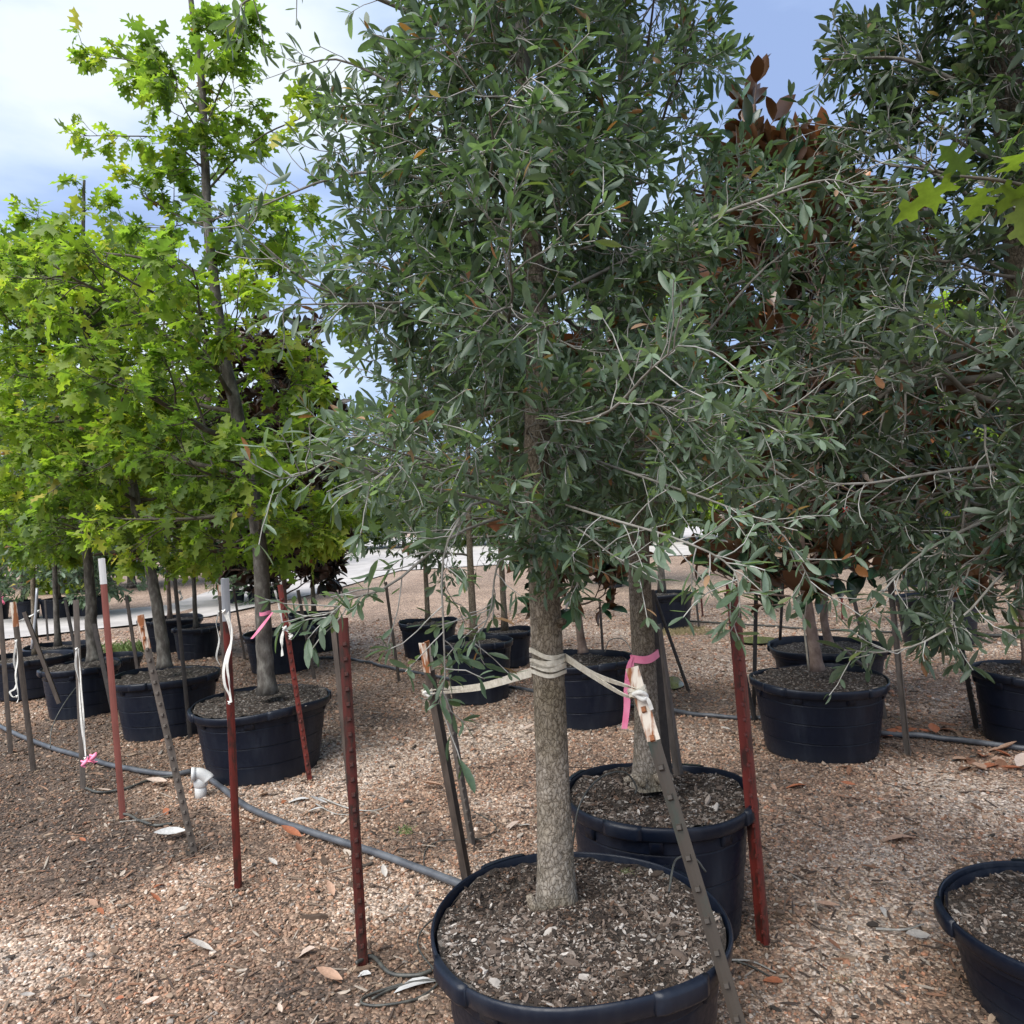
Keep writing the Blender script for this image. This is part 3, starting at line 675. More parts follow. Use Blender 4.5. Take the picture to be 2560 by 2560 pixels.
# ------------------------------------------------------------------ straps, cords, ribbons
def trunk_wrap(c, r, ax, n=40, turns=1.0, a0=0, rise=0):
    a = np.linspace(a0, a0 + turns * 2 * math.pi, n); ax = norm(ax); u = norm(np.cross(ax, [0, 1, 0])); v = np.cross(ax, u)
    return np.array([c + r * (np.cos(t) * u + np.sin(t) * v) + ax * (rise * k / n + .004 * math.sin(3 * t)) for k, t in enumerate(a)])
dA = 2.30
cS = at(1370, 1655, dA); axA = norm(at(1362, 1500, dA) - at(1378, 1800, dA)); rA = .0535
root = empty('tree_strap', cS, 'cream cloth strap wrapped round the near trunk and tied to two posts', 'strap')
root['group'] = 'straps and cords'
for dzs, tl, w_ in ((.027, .012, .014), (.006, -.004, .022), (-.008, .005, .016), (-.028, .003, .011)):
    P = trunk_wrap(cS + axA * dzs, rA, axA, 48); P = P + np.outer(np.cos(np.linspace(0, 6.28, 48)), axA) * tl
    mb = MB(); ribbon(mb, P, w_, axA, .0016); mb.obj('wrap', M_strap, root, smooth=False)
L0 = cS + norm(np.array([-1, -.25, 0])) * rA; Lk = P16['T'] + P16['ax'] * -.0 + (P16['B'] - P16['T']) * .19 + P16['y'] * .02
R0 = cS + norm(np.array([1, -.25, 0])) * rA; Rk = P18['T'] + (P18['B'] - P18['T']) * .062 + P18['y'] * .012
for A_, B_, o1, o2, sg in ((L0, Lk, -.020, .006, .014), (L0, Lk, -.032, -.006, .018), (R0, Rk, .018, .012, .010), (R0, Rk, .012, -.012, .014)):
    P = spline([A_ + axA * o1, A_ * .6 + B_ * .4 + np.array([0, 0, o1 * .6 - sg]), A_ * .2 + B_ * .8 + np.array([0, -.004, -sg * .6 + o2]), B_ + np.array([0, 0, o2])], 26)
    tw = np.linspace(0, 1.6, 26); side = np.stack([0 * tw, -np.sin(tw) * .6, np.cos(tw)], 1)
    mb = MB(); ribbon(mb, P, .016, side, .0012); mb.obj('strap_run', M_strap, root, smooth=False)
for K, axp, rr_ in ((Lk, P16['ax'], .026), (Rk, P18['ax'], .024)):
    for q in (-.006, .006):
        mb = MB(); ribbon(mb, trunk_wrap(K + axp * q + np.array([0, .02, 0]), rr_, axp, 30, 1, q * 60), .010, axp, .0016); mb.obj('loop', M_strap, root, smooth=False)
    mb = MB(); tube(mb, spline([K + np.array([-.016, -.008, 0]), K + np.array([0, -.02, .008]), K + np.array([.018, -.01, -.004]), K + np.array([.006, -.016, -.012]), K + np.array([-.012, -.012, .004])], 20), .0065, 7); mb.obj('knot', M_cord, root)
mb = MB(); ribbon(mb, spline([Rk + np.array([.0, -.012, 0]), Rk + np.array([.02, -.016, -.012]), Rk + np.array([.03, -.014, -.04])], 10), .010, (1, 0, .4)); mb.obj('loose_end', M_cord, root, smooth=False)

def cord(pxs, d, label, w=.012, m_=M_cord, name='tied_cord', knot=True, cat='cord', group='straps and cords', twin=None):
    P = spline([at(a, b, d) for a, b in pxs], 40); root = empty(name, P[0], label, cat, group)
    tw = np.linspace(.3, 5.0, 40); mb = MB(); ribbon(mb, P, w, np.stack([np.cos(tw), .5 * np.sin(tw), .4 + 0 * tw], 1), .0013); mb.obj('strand', m_, root, smooth=False)
    if twin:
        P2_ = spline([at(a, b, d - .012) for a, b in twin], 40); mb = MB(); ribbon(mb, P2_, w, np.stack([np.cos(tw + 1), .5 * np.sin(tw), .4 + 0 * tw], 1), .0013); mb.obj('strand', m_, root, smooth=False)
    if knot:
        for q in ((0, 40) if twin else (0,)):
            c_ = P[min(q, 39)]; r_ = w * .55
            mb = MB(); tube(mb, spline([c_ + np.array(v) * r_ for v in ((-1.1, -.6, .6), (0, -1., .3), (1., -.6, .9), (.2, -1.2, -.2), (-.7, -.8, -.9), (.5, -.9, -1.3))], 14), np.r_[np.linspace(.3, .62, 7), np.linspace(.62, .25, 7)] * r_, 6); mb.obj('knot', m_, root)
    return root
cord([(560, 1528), (573, 1560), (578, 1600), (566, 1640), (559, 1680), (563, 1715), (574, 1738), (575, 1755)], P9['B'][1] - .045, 'looped white cord hanging from the silver-topped red post', .013,
     twin=[(570, 1530), (580, 1575), (576, 1620), (568, 1660), (572, 1700), (576, 1738), (578, 1756)])
cord([(547, 1530), (541, 1560), (548, 1600), (541, 1640), (549, 1662)], 5.2, 'grey-white cord hanging left of the silver-topped red post', .012)
cord([(41, 1602), (35, 1650), (43, 1690), (38, 1720), (25, 1730), (33, 1743), (44, 1740)], P2['B'][1] - .05, 'looped white cord hanging from the pale-topped post near left edge', .014, twin=[(41, 1602), (44, 1650), (39, 1690), (46, 1740), (43, 1756)])
cord([(192, 1622), (189, 1660), (197, 1700), (200, 1760), (205, 1820), (211, 1860), (214, 1895)], P3['B'][1] - .06, 'long white cord hanging down the grey-brown post to the pink ribbon', .014, twin=[(196, 1622), (200, 1670), (203, 1720), (208, 1780), (212, 1850), (214, 1890)])
cord([(687, 1476), (694, 1500), (703, 1540), (712, 1572)], pD['d'] - .18, 'white strap from the tall red oak trunk to the leaning red post', .014, knot=False)
cord([(712, 1570), (722, 1580), (728, 1592)], P11['T'][1] + .0 - .03, 'white knotted cord end on the leaning red studded post', .022, twin=[(710, 1574), (704, 1600), (706, 1640)])
cord([(97, 1527), (80, 1538), (58, 1548), (48, 1554)], 6.0, 'pale strap tied round the thin left trunk and its stakes', .014)
cord([(448, 1478), (455, 1492), (450, 1500)], 6.2, 'small white knotted cord on the second red oak stake', .02)
def ribbon_band(c, r, ax, label, tails, w=.022, d=None):
    root = empty('pink_ribbon', c, label, 'ribbon', 'pink marking ribbons')
    mb = MB(); ribbon(mb, trunk_wrap(c, r, ax, 40), w, ax, .0008); mb.obj('band', M_pink, root, smooth=False)
    for pxs, ww in tails:
        P = spline([at(a, b, d) for a, b in pxs], 20); tw = np.linspace(0, .9, 20)
        mb = MB(); ribbon(mb, P, np.array([ww * (.35 + .65 * min(1, k / 10)) for k in range(20)]), np.stack([np.cos(tw), -.3 - np.sin(tw) * .5, .15 + 0 * tw], 1), .0006); mb.obj('tail', M_pink, root, smooth=False)
    return root
dB = 3.0
ribbon_band(at(1612, 1640, dB), .056, np.array([-.03, 0, 1]) + np.array([-.14, 0, 0]), 'bright pink ribbon band with two tails on the second trunk', [([(1582, 1640), (1572, 1665), (1568, 1720), (1567, 1770), (1561, 1822)], .028), ([(1585, 1642), (1578, 1670), (1568, 1700)], .02)], .030, dB - .10)
ribbon_band(at(661, 1532, pD['d']), .050, np.array([-.04, 0, 1]), 'pink ribbon with one slanting tail on the tall red oak trunk', [([(682, 1530), (665, 1552), (645, 1578), (629, 1597)], .040)], .024, pD['d'] - .10)
cord([(214, 1905), (226, 1898), (236, 1890)], P3['B'][1] - .1, 'small pink ribbon bow at the foot of the long hanging cord', .035, M_pink, 'pink_ribbon', True, 'ribbon', 'pink marking ribbons', twin=[(216, 1898), (226, 1903), (240, 1906)])
cord([(1456, 1322), (1430, 1345), (1416, 1380), (1406, 1415)], 2.75, 'pink-red ribbon tail hanging among the leaves right of the near trunk', .032, M_pink, 'pink_ribbon', False, 'ribbon', 'pink marking ribbons')
cord([(5, 1492), (8, 1510)], 6.0, 'tiny pink ribbon at the left edge', .03, M_pink, 'pink_ribbon', False, 'ribbon', 'pink marking ribbons')
cord([(2112, 1275), (2122, 1283), (2132, 1290)], 4.6, 'red plastic clip in the magnolia crown', .03, M_tape, 'red_tape', True, 'tape', None)
cord([(2072, 1300), (2070, 1350)], 4.8, 'red tape strip hanging inside the magnolia crown', .04, M_tape, 'red_tape', False, 'tape', None)
cord([(1424, 1480), (1414, 1520)], 2.2, 'grey plastic tag hanging below the leaves beside the near trunk', .018, M_tagm, 'plastic_tag', False, 'tag', None)

# ------------------------------------------------------------------ pipes and tubing on the ground
def pipe(pxs, r, m_, label, name='irrigation_pipe', cat='pipe', lift=0., n=60, group='irrigation pipes'):
    P = spline([ground(a, b, .0) + np.array([0, 0, r + .006 + lift]) for a, b in pxs], n)
    P[:, 2] = r + lift + np.maximum(gheight(P[:, 0], P[:, 1]), 0) + .004
    mb = MB(); tube(mb, P, r, 12); o = mb.obj(name, m_, None, origin=tuple(P[0])); tag(o, label, cat, group); return o
pipe([(-250, 1745), (-60, 1798), (60, 1850), (180, 1893), (300, 1925), (420, 1943), (478, 1936)], .017, M_pipe, 'grey pipe from the left edge to the white elbow pipe')
pipe([(520, 1950), (575, 1995), (650, 2045), (760, 2085), (900, 2130), (1040, 2180), (1150, 2222), (1260, 2262), (1400, 2300)], .0175, M_pipe, 'grey pipe from the white elbow to behind the foreground pot')
pipe([(786, 1648), (860, 1652), (960, 1672), (1060, 1690), (1200, 1715), (1400, 1745), (1520, 1765), (1660, 1778), (1740, 1792), (1830, 1800), (1905, 1803), (2000, 1815)], .015, M_pipe, 'dark pipe running across the middle behind the three mid pots')
pipe([(2150, 1835), (2250, 1846), (2400, 1858), (2480, 1872), (2600, 1884), (2750, 1890)], .018, M_pipe, 'dark pipe from the magnolia pot to the right edge')
pipe([(1600, 1548), (1720, 1556), (1900, 1567), (2050, 1578), (2240, 1585)], .014, M_tubing, 'thin black far pipe across the gravel right of centre')
pipe([(2400, 1588), (2480, 1594), (2620, 1600)], .02, M_tubing, 'black far pipe at the right edge')
pipe([(2200, 1480), (2300, 1484), (2400, 1478)], .02, M_tubing, 'black far pipe behind the silver-topped post')
pipe([(2380, 1905), (2440, 1893)], .004, M_tubing, 'short thin tube by the dark pipe', 'drip_tube', 'tube', group='drip tubes')
pipe([(310, 2040), (330, 2046), (380, 2075), (430, 2070)], .008, M_tubing, 'flattened grey tube at the foot of the faded red post', 'drip_tube', 'tube', group='drip tubes')
pipe([(215, 1975), (250, 1985), (320, 1975), (380, 1955), (440, 1944)], .008, M_tubing, 'thin black tube from the foot of the cord post to the pipe', 'drip_tube', 'tube', group='drip tubes')
pipe([(890, 2415), (930, 2398), (975, 2440), (1040, 2450), (1080, 2440)], .007, M_tubing, 'brown curled tube at the foot of the dark red studded post', 'drip_tube', 'tube', group='drip tubes')
pipe([(1090, 2460), (1000, 2470), (920, 2495), (905, 2515), (950, 2522), (1040, 2505), (1095, 2470), (1060, 2462), (980, 2480), (930, 2505)], .0045, M_tubing, 'coil of thin black tube left of the foreground pot', 'drip_tube', 'tube', group='drip tubes')
pipe([(1085, 2300), (1055, 2330), (1045, 2370), (1075, 2420), (1100, 2455)], .0035, M_tubing, 'thin tube down the left side of the foreground pot', 'drip_tube', 'tube', group='drip tubes')
pipe([(1060, 2180), (1065, 2130), (1110, 2105), (1200, 2100), (1240, 2070), (1180, 2030)], .003, M_tubing, 'thin curled tube behind the strapped brown post', 'drip_tube', 'tube', group='drip tubes')
pipe([(1815, 2400), (1880, 2425), (1935, 2455)], .0035, M_tubing, 'thin dark tube right of the foreground pot', 'drip_tube', 'tube', group='drip tubes')
def arc_tube(pxs, d, label, r=.0035):
    P = spline([at(a, b, dd) for (a, b), dd in zip(pxs, d)], 30); mb = MB(); tube(mb, P, r, 7)
    tag(mb.obj('drip_tube', M_tubing, None, origin=tuple(P[0])), label, 'tube', 'drip tubes')
arc_tube([(1430, 2120), (1450, 2010), (1500, 1945), (1560, 1930), (1590, 1965), (1588, 1985)], [2.63, 2.64, 2.75, 2.8, 2.82, 2.82], 'thin black drip tube arching over the ribboned tree pot')
arc_tube([(1672, 2230), (1690, 2150), (1735, 2145), (1765, 2180)], [2.3, 2.4, 2.45, 2.45], 'thin dark drip tube arching at the back of the foreground pot')
arc_tube([(1512, 1630), (1525, 1600), (1560, 1600), (1585, 1640)], [5.0, 5.0, 5.0, 4.9], 'thin drip tube arching at the pot behind the white strap')
arc_tube([(205, 1700), (160, 1760), (130, 1820), (126, 1870)], [5.6, 5.3, 5.2, 5.1], 'thin dark tube hanging down the pot behind the cord post', .004)
# white elbow
G = ground(498, 1990); dv = G[1]
root = empty('pipe_elbow', G, 'white plastic elbow joint standing where the two grey pipes meet', 'pipe fitting')
e0, e1, e2 = at(478, 1936, dv), at(512, 1948, dv), at(500, 1946, dv)
mb = MB(); tube(mb, np.array([at(503, 2000, dv), at(501, 1958, dv)]), .034, 20); mb.obj('leg', M_pvc, root)
mb = MB(); tube(mb, np.array([at(502, 1966, dv), at(502, 1963, dv), at(500, 1940, dv)]), [.036, .040, .040], 20); mb.obj('socket', M_pvc, root)
mb = MB(); tube(mb, spline([at(486, 1935, dv - .02), at(500, 1935, dv - .01), at(516, 1943, dv), at(523, 1950, dv)], 12), .036, 20); mb.obj('elbow', M_pvc, root)
mb = MB(); tube(mb, np.array([at(478, 1936, dv - .03), at(488, 1935, dv - .022)]), .041, 20); mb.obj('collar', M_pvc, root)

# ------------------------------------------------------------------ leaf shapes
def strip_leaf(st, wd, fold=.12, curl=.10, side=.0):
    """stations along y with half widths; folded on the midrib"""
    V = [(0, 0, 0)]; F4, F3 = [], []
    for y, w in zip(st, wd):
        z = -curl * y * y
        V += [(-w, y, z + fold * w), (side * y * (1 - y), y, z), (w, y, z + fold * w)]
    V.append((0, 1, -curl)); n = len(st); last = len(V) - 1
    F3 += [(0, 2, 1), (0, 3, 2)]
    for k in range(n - 1):
        a = 1 + 3 * k; F4 += [(a, a + 1, a + 4, a + 3), (a + 1, a + 2, a + 5, a + 4)]
    a = 1 + 3 * (n - 1); F3 += [(a, a + 1, last), (a + 1, a + 2, last)]
    return np.array(V, float), [np.array(F3), np.array(F4)]
L_oak = [strip_leaf((.12, .38, .65, .88), (.045, .118, .130, .075), .35, .10), strip_leaf((.15, .4, .7, .9), (.04, .102, .112, .062), .5, .22),
         strip_leaf((.12, .4, .7, .9), (.05, .135, .148, .085), .2, -.08)]
L_oak2 = [strip_leaf((.2, .6, .88), (.06, .16, .10), .35, .12), strip_leaf((.2, .6, .88), (.06, .13, .08), .5, -.1)]
L_mag = [strip_leaf((.12, .35, .62, .85), (.09, .21, .24, .14), .35, .16), strip_leaf((.12, .35, .62, .85), (.08, .20, .22, .13), .6, .32), strip_leaf((.12, .35, .62, .85), (.1, .22, .24, .13), .2, -.12)]
def lobed_leaf(curl, fold, seed):
    r = random.Random(seed)
    half = [(0, .18), (.06, .20), (.20, .14), (.24, .22), (.10, .30), (.12, .40), (.34, .36), (.33, .46), (.44, .56), (.26, .56), (.12, .60), (.15, .70), (.27, .74), (.25, .84), (.13, .85), (.06, .92)]
    V = []; F = []
    mid = [(0, 0), (0, .18), (0, .40), (0, .60), (0, .85), (0, 1.02)]
    for x, y in mid: V.append((x, y, -curl * y * y))
    for sgn in (-1, 1):
        b = len(V); pts = half[1:]
        for x, y in pts:
            x *= r.uniform(.70, .96); y += r.uniform(-.012, .012)
            V.append((sgn * x, y, -curl * (y * y + x * x * 2.2) + fold * x))
        i = lambda k: b + k
        polys = [(1, i(0), i(1), i(2), i(3), i(4), 2), (2, i(4), i(5), i(6), i(7), i(8), i(9), 3), (3, i(9), i(10), i(11), i(12), i(13), 4), (4, i(13), i(14), 5)]
        for p in polys: F.append(p if sgn < 0 else p[::-1])
    F.append((0, 0 + 1, 1)) if False else None
    out_ = {}
    for p in F: out_.setdefault(len(p), []).append(p)
    # petiole
    n = len(V); V += [(-.008, 0, 0), (.008, 0, 0), (.008, .19, -curl * .036), (-.008, .19, -curl * .036)]; out_.setdefault(4, []).append((n, n + 1, n + 2, n + 3))
    V = np.array(V, float)
    return V, [np.array(v)[:, ::-1] for v in out_.values()]
L_red = [lobed_leaf(.25, .25, 1), lobed_leaf(.6, .35, 2), lobed_leaf(.12, -.2, 3), lobed_leaf(.4, .0, 5), lobed_leaf(-.2, .4, 6)]
L_red_far = [lobed_leaf(.3, .1, 4)]

def place_leaves(root, P, D, U, S, ci, ti, templates, palette, mat_, n_ind, rg, name='leaf'):
    """P pos, D direction, U rough up, S size; nearest n_ind become objects, rest one joined part"""
    D = norm(D); X = norm(np.cross(D, U)); Z = np.cross(X, D); P = np.asarray(P)
    px, py, dz = proj(P); vis = (dz > .3) & (px > -40) & (px < 2600) & (py > -40) & (py < 2600)
    score = np.where(vis, S / np.maximum(dz, .3), 0); order = np.argsort(-score)
    ind = order[:n_ind]; ind = ind[score[ind] > 0]; mask = np.ones(len(P), bool); mask[ind] = False
    base = np.array(root.location); meshes = {}
    for k in ind:
        key = (int(ti[k]), int(ci[k]))
        if key not in meshes:
            V, Fs = templates[key[0]]; mb = MB(); mb.add(V, Fs, np.tile(palette[key[1]], (len(V), 1))); meshes[key] = mb.mesh(name, mat_)
        o = bpy.data.objects.new(name, meshes[key]); C.objects.link(o); o.parent = root
        x, y, z, p, s = X[k] * S[k], D[k] * S[k], Z[k] * S[k], P[k] - base, S[k]
        o.matrix_local = Matrix(((x[0], y[0], z[0], p[0]), (x[1], y[1], z[1], p[1]), (x[2], y[2], z[2], p[2]), (0, 0, 0, 1)))
    mb = MB(); pal = np.asarray(palette, float)
    for t in range(len(templates)):
        q = np.where(mask & (ti == t))[0]
        if not len(q): continue
        V, Fs = templates[t]; nV = len(V)
        W_ = P[q][:, None] + S[q][:, None, None] * (V[None, :, 0:1] * X[q][:, None] + V[None, :, 1:2] * D[q][:, None] + V[None, :, 2:3] * Z[q][:, None])
        jit = rg.uniform(.75, 1.25, (len(q), 1)); col = np.repeat(pal[ci[q]] * jit, nV, 0)
        off = np.arange(len(q))[:, None, None] * nV
        mb.add(W_.reshape(-1, 3), [(F[None] + off).reshape(-1, F.shape[1]) for F in Fs], col)
    if mb.V:
        o = mb.obj('foliage', mat_, root); o['kind'] = 'stuff'

# ------------------------------------------------------------------ tree builder
def bark_tube(pts, rad, nseg, cell_w, cell_h, depth, seed, root_flare=.0, btint=1.):
    """trunk with real cracked plates: Worley cells on the unrolled bark"""
    pts = np.asarray(pts); k = len(pts); t, u, v = frames(pts); L = np.concatenate([[0], np.cumsum(np.linalg.norm(np.diff(pts, axis=0), axis=1))])
    r0 = rad.mean(); circ = 2 * math.pi * r0; rg = np.random.default_rng(seed); n = int(circ * L[-1] / (cell_w * cell_h)); sx = cell_h / cell_w
    kd = kdtree.KDTree(n * 3); a_ = rg.uniform(0, circ, n); l_ = rg.uniform(0, L[-1], n)
    for q in range(n):
        for w, o in enumerate((-circ, 0, circ)): kd.insert((a_[q] * sx * 1 + o * sx, l_[q], 0), q * 3 + w)
    kd.balance(); V = []; col = []
    tone = rg.uniform(.80, 1.12, n)
    for i in range(k):
        wv = .0035 * math.sin(L[i] * 90) + .002 * math.sin(L[i] * 210 + 2)
        for j in range(nseg):
            an = 2 * math.pi * j / nseg; f = kd.find_n((an / (2 * math.pi) * circ * sx + wv * sx, L[i] + .003 * math.sin(an * 9 + L[i] * 60), 0), 2)
            e_ = (f[1][2] - f[0][2]) / cell_h; h = min(1, e_ * 5.); h = h * h * (3 - 2 * h)
            fl = 1 + root_flare * math.exp(-L[i] / .07) * (1 + .35 * math.sin(an * 5 + 1))
            r = rad[i] * fl * (1 + .03 * math.sin(an * 3 + L[i] * 4)) + depth * (h - 1) + depth * .35 * (tone[f[0][1] // 3] - 1)
            V.append(pts[i] + r * (math.cos(an) * u[i] + math.sin(an) * v[i]))
            c = (.86 + .14 * h) * tone[f[0][1] // 3]; w = math.exp(-L[i] / .35)
            col.append((c * (1 + .35 * w), c * (1 + .42 * w), c * (1 + .55 * w)))
    i = np.arange(k - 1)[:, None] * nseg; j = np.arange(nseg)[None]; j2 = (j + 1) % nseg
    mb = MB(); mb.add(V, [np.stack([i + j, i + j2, i + nseg + j2, i + nseg + j], -1).reshape(-1, 4), [np.arange(nseg) + (k - 1) * nseg]], np.array(col) * btint); return mb

def rand_perp(rg, d):
    v = rg.normal(size=3); v -= d * (v @ d); return v / (np.linalg.norm(v) + 1e-9)
def tree(name, label, tpts, r0, r1, sp, seed, group=None, base_z=None, custom=()):
    """tpts: world trunk points bottom to top"""
    rg = np.random.default_rng(seed); T = spline(tpts, sp.get('tn', 40)); H = T[-1][2] - T[0][2]
    root = empty(name, T[0], label, 'tree', group)
    s_ = np.linspace(0, 1, len(T)); rad = r0 * (1 - s_) ** .9 + r1 * s_ ** 1.0
    if 'rprof' in sp: rad = np.interp(T[:, 2], *sp['rprof'])
    if sp.get('plates'):
        Tn = spline(tpts, sp['plates'][0]); sn = np.linspace(0, 1, len(Tn)); rn = np.interp(Tn[:, 2], *sp['rprof']) if 'rprof' in sp else r0 * (1 - sn) ** .9 + r1 * sn
        bark_tube(Tn, rn, sp['plates'][1], .017, .030, .0014, seed, .22, sp.get('btint', 1.)).obj('trunk', sp['bark'], root)
    else:
        mb = MB(); rr_ = rad * (1 + .35 * np.exp(-s_ * H / .07)); c0 = (1, 1, 1)
        tube(mb, T + rg.normal(0, r0 * .03, T.shape), rr_, 14, col=c0); mb.obj('trunk', sp['bark'], root)
    LP, LD, LU, LS = [], [], [], []
    size = sp['leaf']; k_leaf = sp['k_leaf']; nonlocal_k = [k_leaf]
    def leaves(path, k, spread=50, whorl=.35):
        n = len(path); t = 1 - (1 - sp.get('t0', .15)) * rg.uniform(0, 1, k) ** (1.0 + whorl); t[:max(2, k // 4)] = rg.uniform(.93, 1, max(2, k // 4))
        idx = t * (n - 1); i0 = np.minimum(idx.astype(int), n - 2); f = (idx - i0)[:, None]
        P = path[i0] * (1 - f) + path[i0 + 1] * f; d = norm(path[i0 + 1] - path[i0])
        a = rg.normal(size=(k, 3)); a -= d * np.sum(a * d, 1, keepdims=True); a = norm(a)
        sprd = np.radians(rg.normal(spread, 14, k))[:, None]
        D = np.cos(sprd) * d + np.sin(sprd) * a + np.array([0, 0, sp.get('hang', -.1)])
        U = np.array([0, 0, 1.]) * sp.get('flat', 1.0) + rg.normal(0, .55, (k, 3)) + (a * .3)
        LP.append(P); LD.append(D); LU.append(U); LS.append(size * np.exp(rg.normal(0, .26, k)))
    def path_from(p, d, L, n, wob, bend):
        P = [p]; st = L / (n - 1)
        for q in range(n - 1):
            d = norm(d + rg.normal(0, wob, 3) + np.array([0, 0, bend / (n - 1)])); P.append(P[-1] + d * st)
        return np.array(P)
    def grow(p, d, L, r, mb, lev):
        n = (9, 6, 5)[lev]; path = path_from(p, d, L, n, sp['wob'][lev], sp['bend'][lev] * rg.uniform(.4, 1.3))
        sub(path, L, r, mb, lev)
    def sub(path, L, r, mb, lev, kids=None):
        n = len(path); tube(mb, path, np.linspace(r, max(r * .30, sp['rt']), n), (7, 5, 4)[lev] if not sp.get('cheap') else 4, cap=False, col=((.50, .47, .43), (.75, .72, .68), (1.05, 1.05, 1.05))[lev])
        if lev == 2:
            leaves(path, max(2, int(rg.normal(nonlocal_k[0], nonlocal_k[0] * .25)))); return
        kk = kids if kids is not None else max(2, int(round(sp['kids'][lev] * (.55 + .45 * L / sp['Lref'][lev]))))
        lo = sp['lo'][lev]
        for q in range(kk):
            t = lo + (1 - lo) * (q + rg.uniform(.1, .9)) / kk; idx = t * (n - 1); i0 = min(int(idx), n - 2); f = idx - i0
            pp = path[i0] * (1 - f) + path[i0 + 1] * f; dd = norm(path[i0 + 1] - path[i0]); a = rand_perp(rg, dd)
            a[2] *= sp.get('planar', .8); a = norm(a); an = R(rg.normal(52, 12)) * (1.15 - .45 * t)
            nd = norm(math.cos(an) * dd + math.sin(an) * a)
            Lc = sp['Lr'][lev] * rg.uniform(.7, 1.25) * (1.25 - .6 * t) * (L if lev == 0 else L) ** .5 * (sp['Lref'][lev] ** .5)
            grow(pp, nd, Lc, max(r * .5 * (1 - .4 * t), sp['rt'] * 1.3), mb, lev + 1)
        if lev == 1: leaves(path[n // 2:], max(2, k_leaf // 2))
    nb = sp['n']; ga = rg.uniform(0, 6.28)
    for q in range(nb):
        f = (q + rg.uniform(.2, .8)) / nb; zc = sp['z0'] + (sp['z1'] - sp['z0']) * f ** sp.get('zp', 1.); i0 = int(np.searchsorted(T[:, 2], zc)); i0 = min(max(1, i0), len(T) - 1)
        p = T[i0]; az = ga + q * 2.39996 + rg.normal(0, .25); el = R(np.interp(f, [0, 1], sp['el']) + rg.normal(0, 7))
        Rr = np.interp(zc, *sp['prof']) * rg.uniform(*sp.get('vary', (.78, 1.15)))
        if 'stretch' in sp: Rr *= sp['stretch'](az)
        L = Rr / math.cos(min(abs(el), 1.1)); d = np.array([math.cos(az) * math.cos(el), math.sin(az) * math.cos(el), math.sin(el)])
        mb = MB(); grow(p, d, L, max(sp['rt'] * 2.2, min(rad[i0] * .48, sp.get('rb', .016) * (L / .9))), mb, 0); mb.obj('branch', sp['twig'], root)
    # the leader itself carries shoots near the top
    if sp.get('leader', 1):
        mb = MB(); top = T[int(len(T) * .72):]
        if len(top) > 3: sub(top, np.linalg.norm(top[-1] - top[0]), r1, mb, 1, kids=sp.get('lead_k', 10)); mb.obj('branch', sp['twig'], root)
    for pxs, r, kk, km in custom:      # limbs whose course the photograph shows
        path = spline([np.asarray(c) for c in pxs], 14); mb = MB(); L = np.sum(np.linalg.norm(np.diff(path, axis=0), axis=1))
        n = len(path); tube(mb, path, np.linspace(r * .72, sp['rt'] * 1.2, n), 7, cap=False, col=(.64, .62, .59))
        for q in range(kk):
            t = km + (1 - km) * (q + rg.uniform(0, 1)) / kk; idx = t * (n - 1); i0 = min(int(idx), n - 2); f = idx - i0
            pp = path[i0] * (1 - f) + path[i0 + 1] * f; dd = norm(path[i0 + 1] - path[i0]); a = rand_perp(rg, dd); an = R(rg.normal(50, 12))
            nonlocal_k[0] = 7; grow(pp, norm(math.cos(an) * dd + math.sin(an) * a), rg.uniform(.07, .17) * sp.get('cs', 1), sp['rt'] * 1.3, mb, 2)
        leaves(path[-4:], min(k_leaf, 8)); mb.obj('branch', sp['twig'], root)
    P = np.concatenate(LP); D = np.concatenate(LD); U = np.concatenate(LU); S = np.concatenate(LS)
    U[np.abs(np.sum(norm(D) * norm(U), 1)) > .97] += np.array([.5, .3, 0])
    keep = np.hypot(P[:, 0], P[:, 1]) > .95
    P, D, U, S = P[keep], D[keep], U[keep], S[keep]
    w = np.asarray(sp['pw'], float); n = len(P)
    # leaf colour goes by shoot (young or old growth), with single odd leaves
    pz = np.sin(P[:, 0] * 5 + seed) + np.sin(P[:, 2] * 4.2 + 1.3 * seed) + rg.normal(0, 1.3, n)
    order = np.argsort(np.argsort(pz)) / n; main = sp.get('nmain', len(w)); wm = w[:main] / w[:main].sum()
    ci = np.searchsorted(np.cumsum(wm), order).clip(0, main - 1); odd = rg.uniform(0, 1, n) < w[main:].sum() / w.sum() if main < len(w) else np.zeros(n, bool)
    if main < len(w): ci[odd] = main + rg.choice(len(w) - main, odd.sum(), p=w[main:] / w[main:].sum())
    ti = rg.integers(0, len(sp['tmpl']), n)
    place_leaves(root, P, D, U, S, ci, ti, sp['tmpl'], sp['pal'], sp['lmat'], sp['nind'], rg)
    print(label[:30], 'leaves', n)
    return root

OAKPAL = [(.078, .122, .076), (.108, .158, .102), (.142, .198, .140), (.18, .238, .18), (.16, .20, .07), (.26, .12, .055), (.33, .20, .12)]
OAKW = [.26, .32, .25, .13, .02, .009, .006]
def oak_spec(**k):
    s = dict(bark=M_bark, twig=M_twig, lmat=M_oakleaf, tmpl=L_oak, leaf=.044, k_leaf=9, wob=(.14, .18, .16), bend=(-.15, -.1, .0), kids=(9, 6), Lref=(.9, .45), Lr=(.42, .40), lo=(.18, .15),
             rt=.0012, pal=OAKPAL, pw=OAKW, nmain=4, nind=300, n=26, el=(5, 45), hang=-.05, tn=50)
    s.update(k); return s

